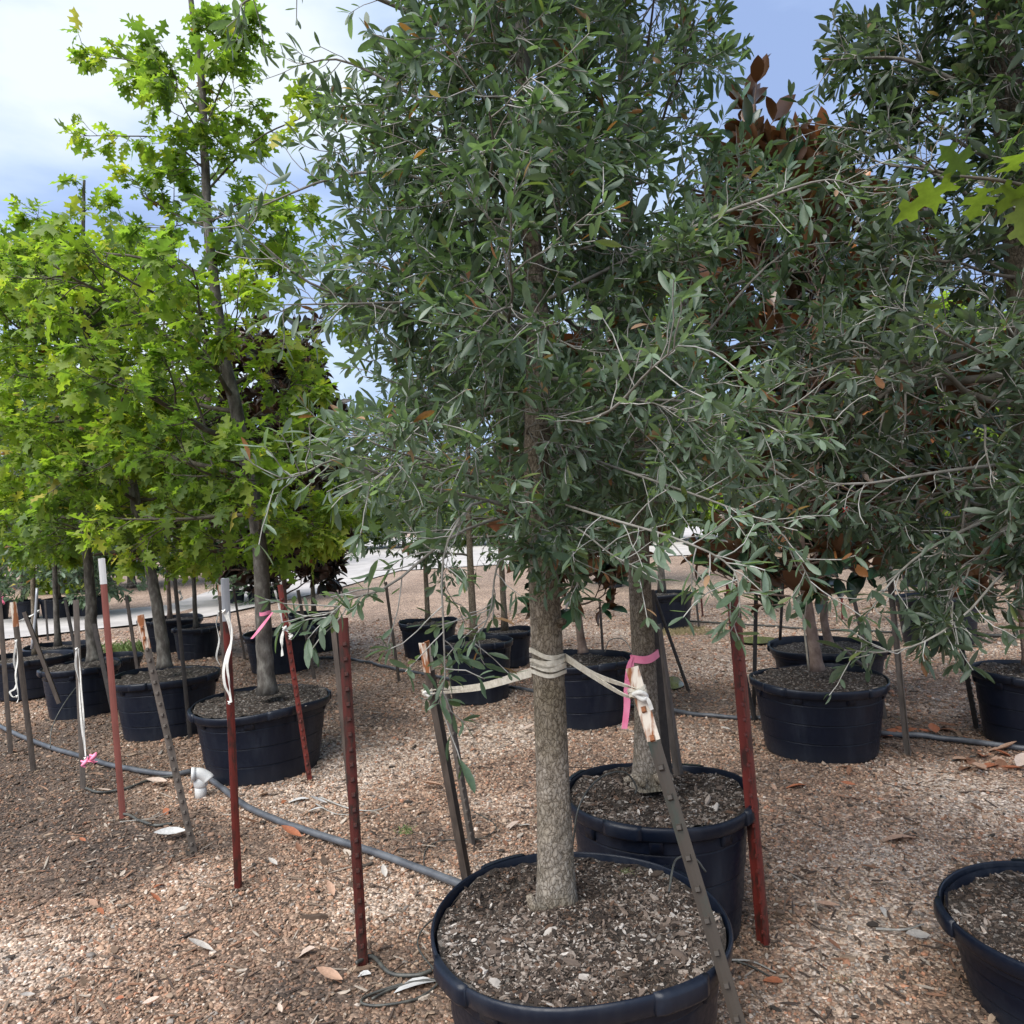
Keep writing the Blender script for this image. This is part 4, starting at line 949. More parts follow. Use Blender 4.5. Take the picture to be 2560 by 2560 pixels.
# --- the near live oak
trA = [at(1392, 2280, 2.30), at(1385, 2050, 2.30), at(1375, 1750, 2.30), at(1360, 1450, 2.30), at(1343, 1180, 2.31), at(1345, 850, 2.32), at(1330, 600, 2.33), at(1312, 300, 2.34), at(1305, 0, 2.35), at(1300, -350, 2.36), at(1290, -600, 2.36)]
A = lambda a, b, d: at(a, b, d)
customA = [
    ([A(1345, 1330, 2.30), A(1270, 1270, 2.05), A(1190, 1255, 1.85), A(1130, 1330, 1.75), A(1105, 1420, 1.72), A(1108, 1560, 1.72), A(1112, 1700, 1.72), A(1095, 1760, 1.72)], .006, 16, .3),
    ([A(1345, 800, 2.3), A(1100, 760, 2.1), A(860, 760, 1.95), A(700, 762, 1.9)], .008, 14, .2),
    ([A(1320, 560, 2.3), A(1130, 470, 2.25), A(950, 430, 2.2), A(800, 455, 2.15), A(640, 520, 2.1), A(480, 560, 2.1)], .009, 13, .25),
    ([A(1345, 900, 2.3), A(1050, 800, 2.1), A(800, 720, 2.0), A(690, 640, 1.95), A(590, 550, 1.9)], .008, 10, .3),
    ([A(1350, 1280, 2.3), A(1000, 1200, 2.0), A(850, 1150, 1.9), A(760, 1185, 1.8), A(690, 1200, 1.75)], .007, 14, .25),
    ([A(1345, 1100, 2.3), A(1600, 1190, 2.0), A(1800, 1260, 1.9), A(1950, 1330, 1.85), A(2040, 1480, 1.85)], .0055, 20, .2),
    ([A(1345, 1000, 2.3), A(1650, 1000, 2.1), A(1850, 1015, 2.0), A(2090, 1050, 1.95)], .008, 16, .2),
    ([A(1345, 760, 2.3), A(1750, 560, 2.1), A(1900, 500, 2.0), A(2060, 450, 2.0), A(2150, 470, 2.0)], .009, 16, .25),
    ([A(1330, 420, 2.3), A(1150, 320, 2.3), A(1000, 220, 2.3), A(850, 150, 2.3), A(740, 165, 2.3)], .012, 15, .2),
    ([A(1300, 150, 2.3), A(1000, 20, 2.3), A(780, -60, 2.2), A(620, 0, 2.2), A(590, 40, 2.2)], .012, 13, .3),
    ([A(1345, 1240, 2.3), A(1500, 1290, 1.8), A(1700, 1350, 1.6), A(1830, 1420, 1.55), A(1850, 1520, 1.5)], .005, 20, .25),
    ([A(1345, 1270, 2.3), A(1150, 1330, 1.9), A(980, 1460, 1.75), A(870, 1500, 1.7), A(830, 1545, 1.7)], .006, 16, .25),
    ([A(1345, 1300, 2.3), A(1250, 1400, 2.1), A(1225, 1530, 2.0), A(1180, 1620, 1.95)], .005, 9, .3),
    ([A(1345, 1290, 2.3), A(1440, 1320, 2.0), A(1520, 1380, 1.9), A(1600, 1430, 1.85)], .005, 9, .3),
    ([A(1345, 1060, 2.3), A(1500, 1040, 1.7), A(1620, 930, 1.5), A(1700, 860, 1.45)], .006, 12, .3),
]
zA = lambda py: float(at(1340, py, 2.3)[2])
TREE_A = tree('live_oak_tree', 'nearest live oak with grey-green narrow leaves and cracked bark, in the foreground pot', trA, .066, .026,
     oak_spec(n=48, vary=(.42, 1.12), z0=zA(1340), z1=zA(-500), prof=([zA(1500), zA(1250), zA(1000), zA(700), zA(400), zA(0), zA(-500)], [.54, .66, .67, .60, .50, .47, .40]),
              plates=(420, 110), el=(-2, 40), kids=(13, 8), k_leaf=12, rb=.010, stretch=lambda az: 1.0 - .19 * math.cos(az), rprof=([zA(2280), zA(1950), zA(1500), zA(1100), zA(850), zA(600), zA(300), zA(-500)], [.058, .050, .047, .040, .036, .029, .022, .012])), 5, 'live oaks', custom=customA)
for (a, b, c, d_), lb in (((1330, 1378, 1283, 1372), 'pruned branch stub on the left of the near trunk'), ((1395, 1560, 1412, 1556), 'small pruned stub on the right of the near trunk')):
    P = spline([at(a, b, 2.28), at((a + c) / 2, (b + d_) / 2 - 4, 2.26), at(c, d_, 2.25)], 8); mb = MB(); tube(mb, P, np.linspace(.024, .015, 8) if a < 1350 else np.linspace(.016, .009, 8), 10, col=(.55, .52, .48))
    o_ = mb.obj('branch_stub', M_bark, TREE_A); o_['label'] = lb
# --- the ribboned live oak behind
dB = 3.0
trB = [at(1622, 1965, dB), at(1612, 1700, dB), at(1600, 1450, dB), at(1590, 1200, dB + .02), at(1585, 900, dB + .05), at(1570, 600, dB + .05), at(1560, 250, dB + .05), at(1545, -100, dB), at(1530, -500, dB)]
zB = lambda py: float(at(1600, py, 3.0)[2])
tree('live_oak_tree', 'second live oak with a pink ribbon on its trunk, behind the nearest one', trB, .066, .02,
     oak_spec(n=36, z0=zB(1330), z1=zB(-400), prof=([zB(1400), zB(1000), zB(600), zB(0), zB(-500)], [.62, .74, .55, .45, .35]), plates=(260, 72), nind=160, rb=.011, rprof=([zB(1950), zB(1800), zB(1300), zB(600), zB(-500)], [.060, .048, .042, .028, .012]),
              tmpl=L_oak2, leaf=.054, kids=(8, 5), k_leaf=11), 6, 'live oaks',
     custom=[([at(1590, 1000, 3.0), at(1750, 850, 2.8), at(1950, 640, 2.7), at(2150, 600, 2.7)], .012, 16, .3), ([at(1590, 1200, 3.0), at(1850, 1150, 2.7), at(2050, 1240, 2.6), at(2200, 1270, 2.5)], .01, 14, .3)])
# --- right hand live oak, trunk at the frame edge
dT = 2.42
trT = [at(2665, 2320, dT), at(2640, 1900, dT), at(2600, 1300, dT), at(2560, 700, dT), at(2535, 400, dT), at(2505, 100, dT), at(2490, -150, dT), at(2480, -450, dT)]
zT = lambda py: float(at(2560, py, dT)[2])
customT = [([at(2525, 230, dT), at(2400, 205, 2.4), at(2270, 150, 2.4), at(2160, 145, 2.4), at(2080, 150, 2.4)], .014, 16, .25),
           ([at(2545, 560, dT), at(2330, 430, 2.4), at(2200, 340, 2.4), at(2010, 305, 2.4)], .013, 20, .2),
           ([at(2555, 700, dT), at(2400, 620, 2.6), at(2250, 640, 2.7), at(2160, 520, 2.7), at(2080, 400, 2.7)], .012, 20, .3),
           ([at(2600, 1250, dT), at(2400, 1330, 2.3), at(2260, 1420, 2.2), at(2150, 1560, 2.1)], .010, 16, .3),
           ([at(2610, 1350, dT), at(2500, 1440, 2.2), at(2420, 1530, 2.1), at(2320, 1600, 2.0), at(2220, 1630, 2.0), at(2110, 1625, 2.0)], .006, 8, .3),
           ([at(2590, 1150, dT), at(2350, 1180, 2.2), at(2150, 1210, 2.1), at(2020, 1200, 2.1)], .009, 18, .25),
           ([at(2580, 950, dT), at(2450, 880, 2.1), at(2300, 800, 2.0), at(2230, 760, 2.0)], .009, 18, .3)]
tree('live_oak_tree', 'dark live oak whose thick trunk rises along the right edge', trT, .062, .034,
      oak_spec(n=38, z0=zT(1420), z1=zT(-300), prof=([zT(1500), zT(1200), zT(900), zT(500), zT(0), zT(-500)], [.78, .86, .82, .46, .36, .35]), plates=(260, 72), nind=300,
              leaf=.048, tmpl=L_oak, kids=(12, 7), k_leaf=12, el=(0, 35), btint=.55, pal=[tuple(c * .62 for c in q) for q in OAKPAL],
              stretch=lambda az: (1.0 if math.cos(az) < .2 else .6) * (.62 if math.sin(az) < -.35 else 1.)), 9, 'live oaks', custom=customT)

# --- red oaks at left
REDPAL = [(.12, .19, .048), (.175, .255, .052), (.23, .315, .055), (.29, .36, .06), (.37, .39, .07), (.48, .42, .10), (.26, .11, .045)]
def red_spec(**k):
    s = dict(bark=M_bark_red, twig=M_twig_red, lmat=M_redleaf, tmpl=L_red, leaf=.098, k_leaf=8, wob=(.10, .15, .16), bend=(.12, .0, .0), kids=(8, 4), Lref=(.9, .45), Lr=(.42, .42), lo=(.2, .2),
             rt=.0016, pal=REDPAL, pw=[.17, .30, .30, .15, .06, .012, .004], nmain=5, nind=300, n=34, el=(5, 52), hang=-.35, flat=1.5, tn=50, t0=.3)
    s.update(k); return s
dD = pD['d']; zD = lambda py: float(at(650, py, dD)[2])
tree('red_oak_tree', 'tallest yellow-green red oak, in the wide dented pot', [at(668, 1732, dD), at(660, 1600, dD), at(650, 1380, dD), at(620, 1180, dD), at(585, 1000, dD), at(558, 880, dD), at(540, 740, dD), at(520, 560, dD), at(510, 330, dD), at(500, 150, dD), at(478, 0, dD), at(470, -150, dD)], .056, .012,
     red_spec(z0=zD(1360), z1=zD(120), n=33, zp=1.75, kids=(7, 4), prof=([zD(1420), zD(1200), zD(950), zD(750), zD(600), zD(500), zD(350), zD(100), zD(-100)], [.52, .74, .80, .70, .48, .30, .24, .16, .1]), lead_k=2, el=(-5, 42),
              stretch=lambda az: 1.14 - .32 * math.cos(az)), 21, 'red oaks',
     custom=[([at(506, 250, dD), at(430, 190, dD), at(320, 150, dD), at(200, 135, dD)], .010, 13, .2), ([at(508, 420, dD), at(420, 350, dD), at(300, 340, dD), at(200, 340, dD)], .010, 13, .2),
             ([at(515, 480, dD), at(640, 350, dD), at(760, 290, dD), at(780, 245, dD)], .011, 15, .2), ([at(510, 330, dD), at(560, 200, dD), at(610, 110, dD), at(620, 70, dD)], .009, 11, .3),
             ([at(520, 560, dD), at(620, 500, dD), at(740, 500, dD), at(790, 540, dD)], .010, 12, .2)])
dE = pE['d']; zE = lambda py: float(at(330, py, dE)[2])
tree('red_oak_tree', 'second red oak, leaning left, in the oval pot behind the rust-topped post', [at(412, 1668, dE), at(400, 1560, dE), at(375, 1420, dE), at(325, 1180, dE), at(262, 960, dE), at(218, 800, dE), at(208, 640, dE), at(210, 450, dE)], .052, .010,
     red_spec(z0=zE(1370), z1=zE(640), n=36, kids=(7, 4), nind=200, lead_k=5, el=(-8, 35), prof=([zE(1420), zE(1200), zE(900), zE(760), zE(600), zE(450)], [.68, .80, .72, .48, .22, .1]), pw=[.12, .26, .32, .2, .09, .01, .002]), 22, 'red oaks')
dF_ = pF['d']; zF = lambda py: float(at(200, py, dF_)[2])
tree('red_oak_tree', 'third red oak with flared trunk, in the pot behind the cord post', [at(236, 1652, dF_), at(228, 1560, dF_), at(226, 1480, dF_), at(205, 1250, dF_), at(165, 1000, dF_), at(130, 780, dF_), at(120, 560, dF_)], .058, .010,
     red_spec(z0=zF(1400), z1=zF(720), n=34, kids=(7, 4), nind=150, lead_k=5, el=(-8, 32), prof=([zF(1450), zF(1250), zF(950), zF(780), zF(600)], [.75, .9, .8, .5, .2]), pw=[.16, .28, .3, .18, .07, .01, .002]), 23, 'red oaks')

# --- magnolias
MAGPAL = [(.012, .034, .016), (.020, .052, .024), (.035, .075, .034), (.30, .13, .045), (.22, .085, .035)]
def mag_spec(**k):
    s = dict(bark=M_bark_mag, twig=M_bark_mag, lmat=M_magleaf, tmpl=L_mag, leaf=.14, k_leaf=6, wob=(.12, .14, .12), bend=(.35, .3, .2), kids=(5, 3), Lref=(.5, .3), Lr=(.45, .5), lo=(.25, .3),
             rt=.004, rb=.012, pal=MAGPAL, pw=[.38, .36, .2, .04, .03], nmain=3, nind=300, n=30, el=(10, 45), hang=.38, flat=1.0, tn=30, t0=.35)
    s.update(k); return s
dC = pC['d'] + .05; zC = lambda py: float(at(2000, py, dC)[2])
tree('magnolia_tree', 'magnolia with glossy dark leaves, rusty underneath, right of the red studded post', [at(2044, 1675, dC), at(2030, 1580, dC), at(2010, 1450, dC), at(1985, 1200, dC), at(1960, 900, dC), at(1935, 600, dC), at(1905, 400, dC), at(1885, 260, dC)], .040, .010,
     mag_spec(z0=zC(1530), z1=zC(500), n=40, prof=([zC(1560), zC(1350), zC(1000), zC(700), zC(450), zC(260)], [.48, .70, .72, .50, .14, .05])), 31, 'magnolias')
dS = pS['d']; zS = lambda py: float(at(2500, py, dS)[2])
tree('magnolia_tree', 'magnolia with rust-backed leaves in the pot at the right edge', [at(2575, 1660, dS), at(2555, 1500, dS), at(2530, 1250, dS), at(2500, 950, dS)], .040, .010,
     mag_spec(z0=zS(1500), z1=zS(1000), n=22, nind=200, prof=([zS(1560), zS(1350), zS(1100), zS(900)], [.45, .55, .55, .2])), 32, 'magnolias')
dQ = pQ['d']; zQ = lambda py: float(at(2065, py, dQ)[2])
tree('magnolia_tree', 'magnolia behind the magnolia pot, seen through the gap', [at(2072, 1612, dQ), at(2060, 1500, dQ), at(2100, 1200, dQ), at(2095, 800, dQ), at(2080, 650, dQ)], .036, .008,
     mag_spec(z0=zQ(1480), z1=zQ(700), n=24, nind=100, pw=[.3, .3, .12, .16, .12], prof=([zQ(1560), zQ(1300), zQ(1000), zQ(640)], [.35, .5, .55, .25])), 33, 'magnolias')
dO = pO['d']; zO = lambda py: float(at(1440, py, dO)[2])
tree('magnolia_tree', 'slim magnolia in the pot seen right of the foreground trunk', [at(1458, 1632, dO), at(1445, 1540, dO), at(1430, 1400, dO), at(1415, 1150, dO), at(1400, 900, dO)], .034, .008,
     mag_spec(z0=zO(1520), z1=zO(1000), n=32, nind=150, prof=([zO(1540), zO(1380), zO(1100), zO(880)], [.34, .46, .48, .2])), 34, 'magnolias')
dI = pI['d']; zI = lambda py: float(at(700, py, dI)[2])
tree('magnolia_tree', 'dark plum-brown magnolia behind the tall red oak', [at(715, 1575, dI), at(712, 1500, dI), at(705, 1350, dI), at(690, 1150, dI), at(680, 950, dI)], .030, .008,
     mag_spec(z0=zI(1500), z1=zI(980), n=52, nind=150, lmat=M_bronze, pal=[(.022, .024, .018), (.035, .032, .026), (.05, .04, .035), (.07, .035, .025)], pw=[.4, .3, .2, .1], nmain=4, leaf=.13,
              prof=([zI(1540), zI(1350), zI(1050), zI(930)], [.55, .72, .66, .25])), 35, 'magnolias')

# --- the rest of the yard, further back
def back_tree(px, py, d, top, rad, kind, label, seed, lowest, r=.04, nind=0, leafk=1.0, n=24):
    b_ = at(px, py, d); z = lambda q: float(at(px, q, d)[2]); t_ = at(px - (py - top) * .045, top, d)
    P = [b_, b_ * .7 + t_ * .3, b_ * .35 + t_ * .65 + np.array([.03, 0, 0]), t_]
    prof = ([z(lowest), z(lowest) * .6 + z(top) * .4, z(lowest) * .25 + z(top) * .75, z(top)], [rad * .75, rad, rad * .7, rad * .2])
    kw = dict(z0=z(lowest), z1=z(top) * .93 + z(lowest) * .07, prof=prof, nind=nind, n=n, cheap=True, tn=20)
    if kind == 'oak': sp = oak_spec(tmpl=L_oak2[:1], leaf=.085 * leafk, k_leaf=7, kids=(6, 4), **kw)
    elif kind == 'red': sp = red_spec(tmpl=L_red_far, leaf=.16 * leafk, k_leaf=6, kids=(5, 3), **kw)
    else: sp = mag_spec(tmpl=L_mag[:1], leaf=.16 * leafk, kids=(4, 3), **kw)
    grp = {'oak': 'live oaks further back', 'red': 'red oaks further back', 'mag': 'magnolias further back'}[kind]
    tree({'oak': 'live_oak_tree', 'red': 'red_oak_tree', 'mag': 'magnolia_tree'}[kind], label, P, r, .008, sp, seed, grp)
back_tree(90, 1635, pG['d'], 1080, .7, 'oak', 'thin pale-trunked oak at the left edge', 41, 1380, .03)
back_tree(1185, 1600, pM['d'], 700, .8, 'oak', 'live oak in the pot behind the strapped brown post', 42, 1420, .035, n=26)
back_tree(1070, 1555, pL['d'], 900, .7, 'oak', 'live oak in the pot left of the three mid pots', 43, 1440, .03)
back_tree(1262, 1576, pN['d'], 600, .9, 'oak', 'live oak behind the foreground trunk', 44, 1400, .035)
back_tree(1655, 1482, pP['d'], 700, 1.1, 'red', 'far red oak in the pot with dry grass at its foot', 45, 1290, .05)
back_tree(2330, 1490, pR['d'], 820, 1.0, 'red', 'yellow-green red oak in the pot beyond the silver-topped post', 46, 1300, .05)
back_tree(2290, 1402, pU['d'], 900, 1.6, 'red', 'far yellow-green red oak behind the right live oak', 47, 1260, .06, leafk=1.3)
back_tree(425, 1545, pH['d'], 1150, .7, 'mag', 'magnolia behind the second red oak', 48, 1430, .03)
back_tree(490, 1570, pH2['d'], 1120, .7, 'red', 'red oak in the round pot left of the silver-topped post', 49, 1380, .03)
back_tree(785, 1535, pJ['d'], 1050, .7, 'oak', 'oak in the pot partly behind the dark-leaved magnolia', 50, 1380, .03)
back_tree(145, 1615, pK2['d'], 1050, .8, 'red', 'red oak behind the pale thin trunk', 51, 1400, .035)
for k, (px, f) in enumerate([(60, FAR[1]), (145, FAR[2]), (225, FAR[3]), (590, FAR[4]), (690, FAR[6]), (1530, FAR[7]), (2520, FAR[8])]):
    back_tree(px, f['d'] and proj(np.array([f['x'], f['y'], f['H']]))[1], f['d'], (1200, 1170, 1200, 1170, 1160, 1000, 900)[k], (1.2, 1.2, 1.2, 1.5, 1.5, 2.0, 1.8)[k], ('oak', 'oak', 'oak', 'oak', 'oak', 'red', 'red')[k],
              ['grey-green far oak, left of three beside the road', 'grey-green far oak, middle of three beside the road', 'grey-green far oak, right of three beside the road', 'far oak beyond the dark-leaved magnolia, left one', 'far oak beyond the dark-leaved magnolia, right one',
               'far yellow-green oak behind the ribboned tree', 'far yellow-green oak at the right edge'][k], 60 + k, (1484, 1484, 1480, 1490, 1485, 1330, 1290)[k], .05, leafk=1.7, n=22)
# tree line on the far side of the road
k = 0
for px, d, top, rad, kd_ in [(-150, 24, 1190, 2.6, 'red'), (330, 22, 1150, 2.4, 'red'), (620, 30, 1190, 3.0, 'oak'), (860, 44, 1235, 3.6, 'red'), (1010, 46, 1240, 3.6, 'oak'), (1180, 44, 1225, 3.6, 'red'), (1420, 42, 1215, 3.6, 'oak'), (1700, 38, 1180, 3.6, 'red'),
                             (1900, 34, 1120, 3.4, 'red'), (2080, 24, 1000, 2.8, 'red'), (2260, 30, 1060, 3.2, 'red'), (2480, 26, 980, 3.0, 'red'), (2750, 28, 1000, 3.0, 'oak')]:
    py = 1290 - (px - 1280) * math.tan(ROLL) + 1.6 * FPX / d; k += 1
    nm = ('first', 'second', 'third', 'fourth', 'fifth', 'sixth', 'seventh', 'eighth', 'ninth', 'tenth', 'eleventh', 'twelfth', 'thirteenth')[k - 1]
    back_tree(px, py, d, top, rad, kd_, '%s tree from the left in the line beyond the road' % nm, 80 + k, py - (py - top) * .18, .12, leafk=3.2, n=24)

# --- branch of another red oak reaching in at the right edge
tb = [ground(3500, 2700) * np.array([1, 1, 0]), at(3350, 1200, 1.35), at(3250, 300, 1.4)]
root = empty('red_oak_tree', tb[0], 'yellow-green lobed branch reaching in from the right edge, very close', 'tree', 'red oaks')
mb = MB(); tube(mb, spline(tb, 20), np.linspace(.03, .015, 20), 10, col=(1, 1, 1)); mb.obj('trunk', M_bark_red, root)
br = spline([at(3300, 800, 1.38), at(2950, 560, 1.25), at(2700, 500, 1.15), at(2520, 455, 1.1), at(2400, 440, 1.1)], 16)
mb = MB(); tube(mb, br, np.linspace(.006, .0018, 16), 7, col=(1, 1, 1)); mb.obj('branch', M_twig_red, root)
rg = np.random.default_rng(4)
px_ = [(2420, 440, 2290, 500, .135), (2440, 445, 2380, 395, .09), (2470, 450, 2430, 530, .09), (2500, 452, 2560, 380, .12), (2530, 460, 2600, 500, .13), (2560, 470, 2540, 560, .11), (2600, 480, 2620, 360, .13), (2560, 330, 2500, 350, .09), (2580, 400, 2650, 300, .12), (2480, 447, 2545, 490, .11), (2640, 480, 2720, 560, .13)]
P = np.array([at(a, b, 1.1) for a, b, _, _, _ in px_]); D = np.array([at(c, e_, 1.1 + rg.uniform(-.06, .06)) for _, _, c, e_, _ in px_]) - P
place_leaves(root, P, D, np.tile([0, .28, 1.], (len(P), 1)) + rg.normal(0, .16, (len(P), 3)), np.array([q[4] * .8 for q in px_]), rg.integers(0, 2, len(P)), rg.integers(0, 3, len(P)), L_red, [(.085, .13, .03), (.125, .165, .032)], M_redleaf, 300, rg)

# ------------------------------------------------------------------ fallen leaves and small things on the ground
dl = {}
def dry_leaf(px, py, size, ci, label, ang=None, curl=0):
    pal = [(.42, .27, .19), (.50, .40, .33), (.48, .45, .41), (.33, .12, .06), (.50, .50, .49), (.20, .10, .06)]
    key = (ci, curl)
    if key not in dl:
        V, Fs = strip_leaf((.1, .3, .55, .8, .93), (.08, .19, .22, .14, .06), (.3, .5, .15)[curl], (.25, -.35, .5)[curl], .25); V = V.copy()
        V[:, 1] -= .5; mb = MB(); mb.add(V, Fs, np.tile(pal[ci], (len(V), 1))); dl[key] = mb.mesh('fallen_leaf', M_dryleaf)
    G_ = ground(px, py); d = G_[1]; s = size / FPX * d * 1.15
    o = bpy.data.objects.new('fallen_leaf', dl[key]); C.objects.link(o); r = random.Random(px * 7 + py)
    o.location = (G_[0], G_[1], float(gheight(G_[0], G_[1])) + .012 + s * .06); o.scale = (s,) * 3
    o.rotation_euler = (r.uniform(-.25, .25), r.uniform(-.3, .3), (r.uniform(0, 6.28) if ang is None else ang)); tag(o, label, 'leaf', 'fallen leaves'); return o
big = [(1042, 2472, 95, 4, 'large white leaf lying on the coil of thin tube', 1.9), (2245, 2100, 85, 0, 'large tan leaf on open gravel right of the red studded post', 1.5), (825, 2445, 62, 0, 'curled tan leaf left of the dark red post foot', 1.3),
       (752, 2382, 70, 1, 'tan folded leaf in the open gravel at lower left centre', 1.4), (500, 2378, 62, 2, 'white leaf alone on the gravel at lower left', 1.5), (905, 2430, 46, 4, 'white leaf right at the foot of the dark red post', 1.2),
       (827, 2242, 40, 0, 'small pinkish leaf left of the dark red post, above the tan folded ones', .6), (388, 2258, 34, 3, 'rust-red leaf left of the red post foot', 1.2), (200, 2215, 32, 2, 'small pale leaf far left on the gravel', 1.4),
       (430, 2105, 62, 4, 'white crumpled leaf left of the leaning grey-brown post', 1.9), (378, 2072, 36, 1, 'tan leaf at the end of the flattened tube', .5), (208, 2122, 22, 3, 'tiny rust-red leaf on the dark ground at left', 1.0),
       (745, 2000, 48, 4, 'white leaf, upper one of three near the leaning red post foot', 1.7), (795, 2012, 42, 4, 'white leaf, right one of three near the leaning red post foot', 2.0), (778, 2032, 52, 4, 'white leaf, lowest of three near the leaning red post foot', 1.5),
       (730, 2100, 52, 3, 'rust-brown leaf just above the grey pipe', 1.2), (622, 2070, 44, 0, 'tan leaf beside the pipe right of the red post', 2.3), (845, 2100, 26, 3, 'orange leaf touching the grey pipe', 1.0), (960, 2190, 32, 2, 'pale upright leaf just below the grey pipe', .4),
       (1270, 2072, 52, 1, 'pale tan leaf left of the foreground trunk', 1.7), (1310, 2068, 30, 2, 'small pale leaf touching the foreground trunk line', 1.4), (1045, 2035, 44, 1, 'pale leaf left of the strapped brown post', 1.6), (1080, 1978, 48, 0, 'pinkish tan leaf behind the strapped brown post', 1.5),
       (1990, 1965, 48, 3, 'rust-brown leaf below the magnolia pot, left one', 1.5), (2122, 1966, 30, 3, 'small rust-brown leaf below the magnolia pot, right one', 1.3), (2240, 1942, 40, 0, 'tan curled leaf right of the magnolia pot', 1.3), (2112, 1925, 36, 5, 'small dark curled leaf against the front of the magnolia pot', .2),
       (2440, 2035, 42, 0, 'tan leaf on the gravel near the right edge', 2.0), (2295, 2350, 58, 2, 'white leaf left of the corner pot', 1.7), (2072, 2280, 52, 0, 'pinkish leaf lying right of the red post foot', 1.5), (1935, 2462, 44, 3, 'dark rust leaf right of the foreground pot', 1.3),
       (2420, 2055, 26, 0, 'small tan leaf near the right edge', 1.0), (1970, 1998, 20, 3, 'tiny rust leaf below the rust-brown ones', .9), (660, 1985, 40, 1, 'tan leaf between the elbow pipe and the leaning red post', 1.4), (395, 1968, 48, 1, 'pale leaf beside the leaning grey-brown post', 1.4), (262, 1985, 30, 1, 'pale leaf by the thin tube at left', 1.9)]
for px, py, s, ci, lb, an in big: dry_leaf(px, py, s, ci, lb, an, random.Random(px).randint(0, 2))
r = random.Random(5)
for k in range(16):
    dry_leaf(2430 + r.uniform(-20, 130), 1905 + r.uniform(-28, 34), r.uniform(38, 60), r.choice([0, 3, 0, 1, 5]), 'one of the heap of rusty magnolia leaves beside the dark pipe at right', None, r.randint(0, 2))
for k in range(9):
    dry_leaf(2230 + r.uniform(-30, 150), 1830 + r.uniform(-12, 14), r.uniform(34, 54), r.choice([3, 3, 5]), 'one of the dark rusty leaves behind the pipe right of the magnolia pot', None, r.randint(0, 2))
LM = [('foreground pot', 1446, 2330), ('dark red post foot', 907, 2405), ('silver-topped red post foot', 596, 2228), ('faded red post foot', 307, 2040), ('leaning grey-brown post foot', 487, 2138), ('elbow pipe', 500, 1960),
      ('red post foot right of the foreground pot', 1917, 2366), ('corner pot', 2420, 2330), ('magnolia pot', 2044, 1850), ('silver-topped grey post foot', 2276, 1894), ('dented pot', 650, 1900), ('thin post pair', 1184, 2112),
      ('cord post foot', 208, 1972), ('lower left corner', 60, 2500), ('ribboned tree pot', 1640, 2060), ('curled tube', 1000, 2430), ('large tan leaf', 2245, 2100)]
used = set(); CN = ['pinkish tan', 'pale tan', 'off-white', 'rust-red', 'white', 'dark brown']
for k in range(260):
    px, py = r.uniform(20, 2540), r.uniform(1720, 2540); G_ = ground(px, py); ci = r.choice([0, 1, 2, 3, 0, 5])
    if any((G_[0] - x) ** 2 + (G_[1] - y) ** 2 < (q + .06) ** 2 for x, y, q in POTS_XY): continue
    nm, lx, ly = min(LM, key=lambda q: (q[1] - px) ** 2 + (q[2] - py) ** 2); dx, dy = px - lx, py - ly
    lb = 'small %s dry leaf %s the %s' % (CN[ci], ('right of' if dx > 0 else 'left of') if abs(dx) > abs(dy) else ('in front of' if dy > 0 else 'behind'), nm)
    if lb in used or len(used) > 58: continue
    used.add(lb); dry_leaf(int(px), int(py), r.uniform(17, 34) * (py / 2200), ci, lb, None, r.randint(0, 2))
def twig(pxs, label, r_=.003):
    P = spline([ground(a, b) + np.array([0, 0, .012]) for a, b in pxs], 16); mb = MB(); tube(mb, P, np.linspace(r_, r_ * .5, 16), 6, col=(1, 1, 1))
    tag(mb.obj('fallen_twig', M_twig, None, origin=tuple(P[0])), label, 'twig', 'fallen twigs')
twig([(800, 1998), (870, 2025), (930, 2032), (975, 2020)], 'long pale twig behind the dark red studded post', .005)
twig([(790, 2015), (840, 2040), (900, 2040)], 'short pale twig under the long one', .004)
twig([(2190, 2330), (2260, 2332), (2310, 2318)], 'forked brown twig left of the corner pot', .005)
twig([(1820, 2408), (1880, 2412), (1940, 2440)], 'thin curved twig right of the foreground pot', .004)
twig([(300, 2060), (380, 2050), (430, 2030)], 'brown twig under the leaning grey-brown post', .003)

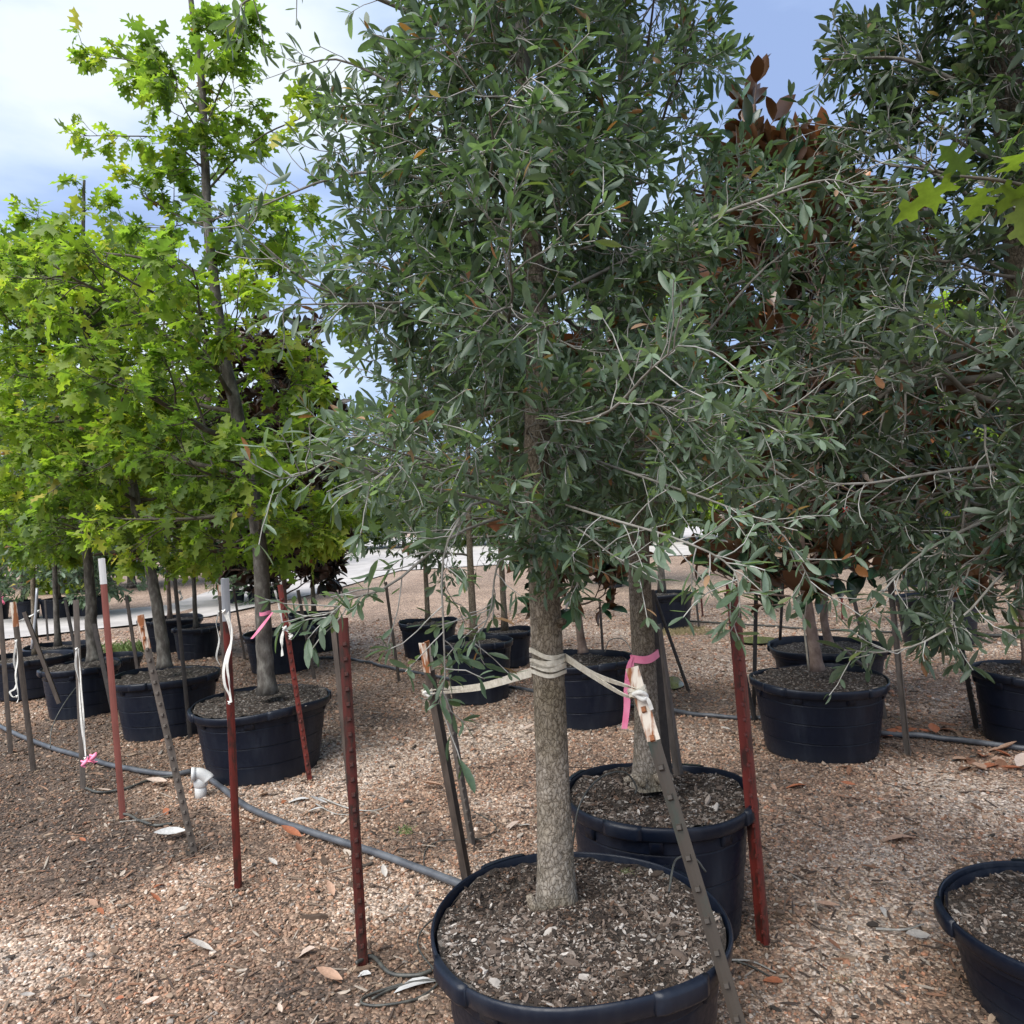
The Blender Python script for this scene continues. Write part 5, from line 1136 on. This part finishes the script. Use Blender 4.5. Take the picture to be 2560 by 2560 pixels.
def tufts(name, spots, m_, label, h, cat, seed=1, per=60):
    rg = np.random.default_rng(seed); mb = MB()
    for (px, py, rad_, z) in spots:
        G_ = ground(px, py, z)
        for q in range(per):
            a, u = rg.uniform(0, 6.28), rad_ * rg.uniform(0, 1) ** .5; p = G_ + np.array([u * math.cos(a), u * math.sin(a), -.004]); hh = h * rg.uniform(.5, 1.2); l = rg.normal(0, .5, 2) * hh; w = h * .06
            mb.add([p + np.array([-w, 0, 0]), p + np.array([w, 0, 0]), p + np.array([l[0] * .4, l[1] * .4, hh * .6]), p + np.array([l[0], l[1], hh])], [[(0, 1, 2)], [(0, 2, 3)]])
    o = mb.obj(name, m_); tag(o, label, cat, kind='stuff')
tufts('grass_tuft', [(1010, 2075, .05, 0), (1015, 2080, .04, 0), (2120, 2470, .05, 0), (2105, 2455, .03, 0), (2260, 1800, .06, 0)], M_grass, 'small green weeds in the gravel', .02, 'grass')
tufts('dry_grass', [(1700, 1575, .3, 0), (1740, 1580, .25, 0), (1670, 1582, .25, 0)], M_drygrass, 'dry grass mat at the foot of the far pot', .05, 'grass', 2, 400)
tufts('verge_grass', [(160 + k * 42, 1640 - k * 4 , .45, 0) for k in range(8)], M_grass, 'green grass strip along the near side of the road', .10, 'grass', 3, 220)
tufts('moss', [(1555, 2190, .04, pA['sz'] + .008), (1540, 2205, .03, pA['sz'] + .008), (1575, 2180, .03, pA['sz'] + .008), (1545, 2318, .018, pA['sz'] + .012), (1550, 2320, .012, pA['sz'] + .012)], M_moss, 'yellow-green moss patches on the soil of the foreground pot', .008, 'moss', 4, 260)
# pale surface root / bark flap at the foot of the two near trunks
for P_, lb in (([at(1355, 2278, 2.24), at(1335, 2265, 2.22), at(1322, 2238, 2.22)], 'pale root stub left of the near trunk foot'), ([at(1610, 1958, 2.93), at(1585, 1945, 2.92), at(1560, 1952, 2.92)], 'pale root at the left of the ribboned trunk foot'), ([at(1640, 1950, 2.93), at(1665, 1935, 2.95), at(1680, 1952, 2.95)], 'pale root at the right of the ribboned trunk foot')):
    mb = MB(); tube(mb, spline(P_, 10), np.linspace(.022, .010, 10), 10, col=(1.3, 1.32, 1.35)); tag(mb.obj('surface_root', M_bark, None, origin=tuple(P_[0])), lb, 'root')
scatter_ground()
scatter_sticks()
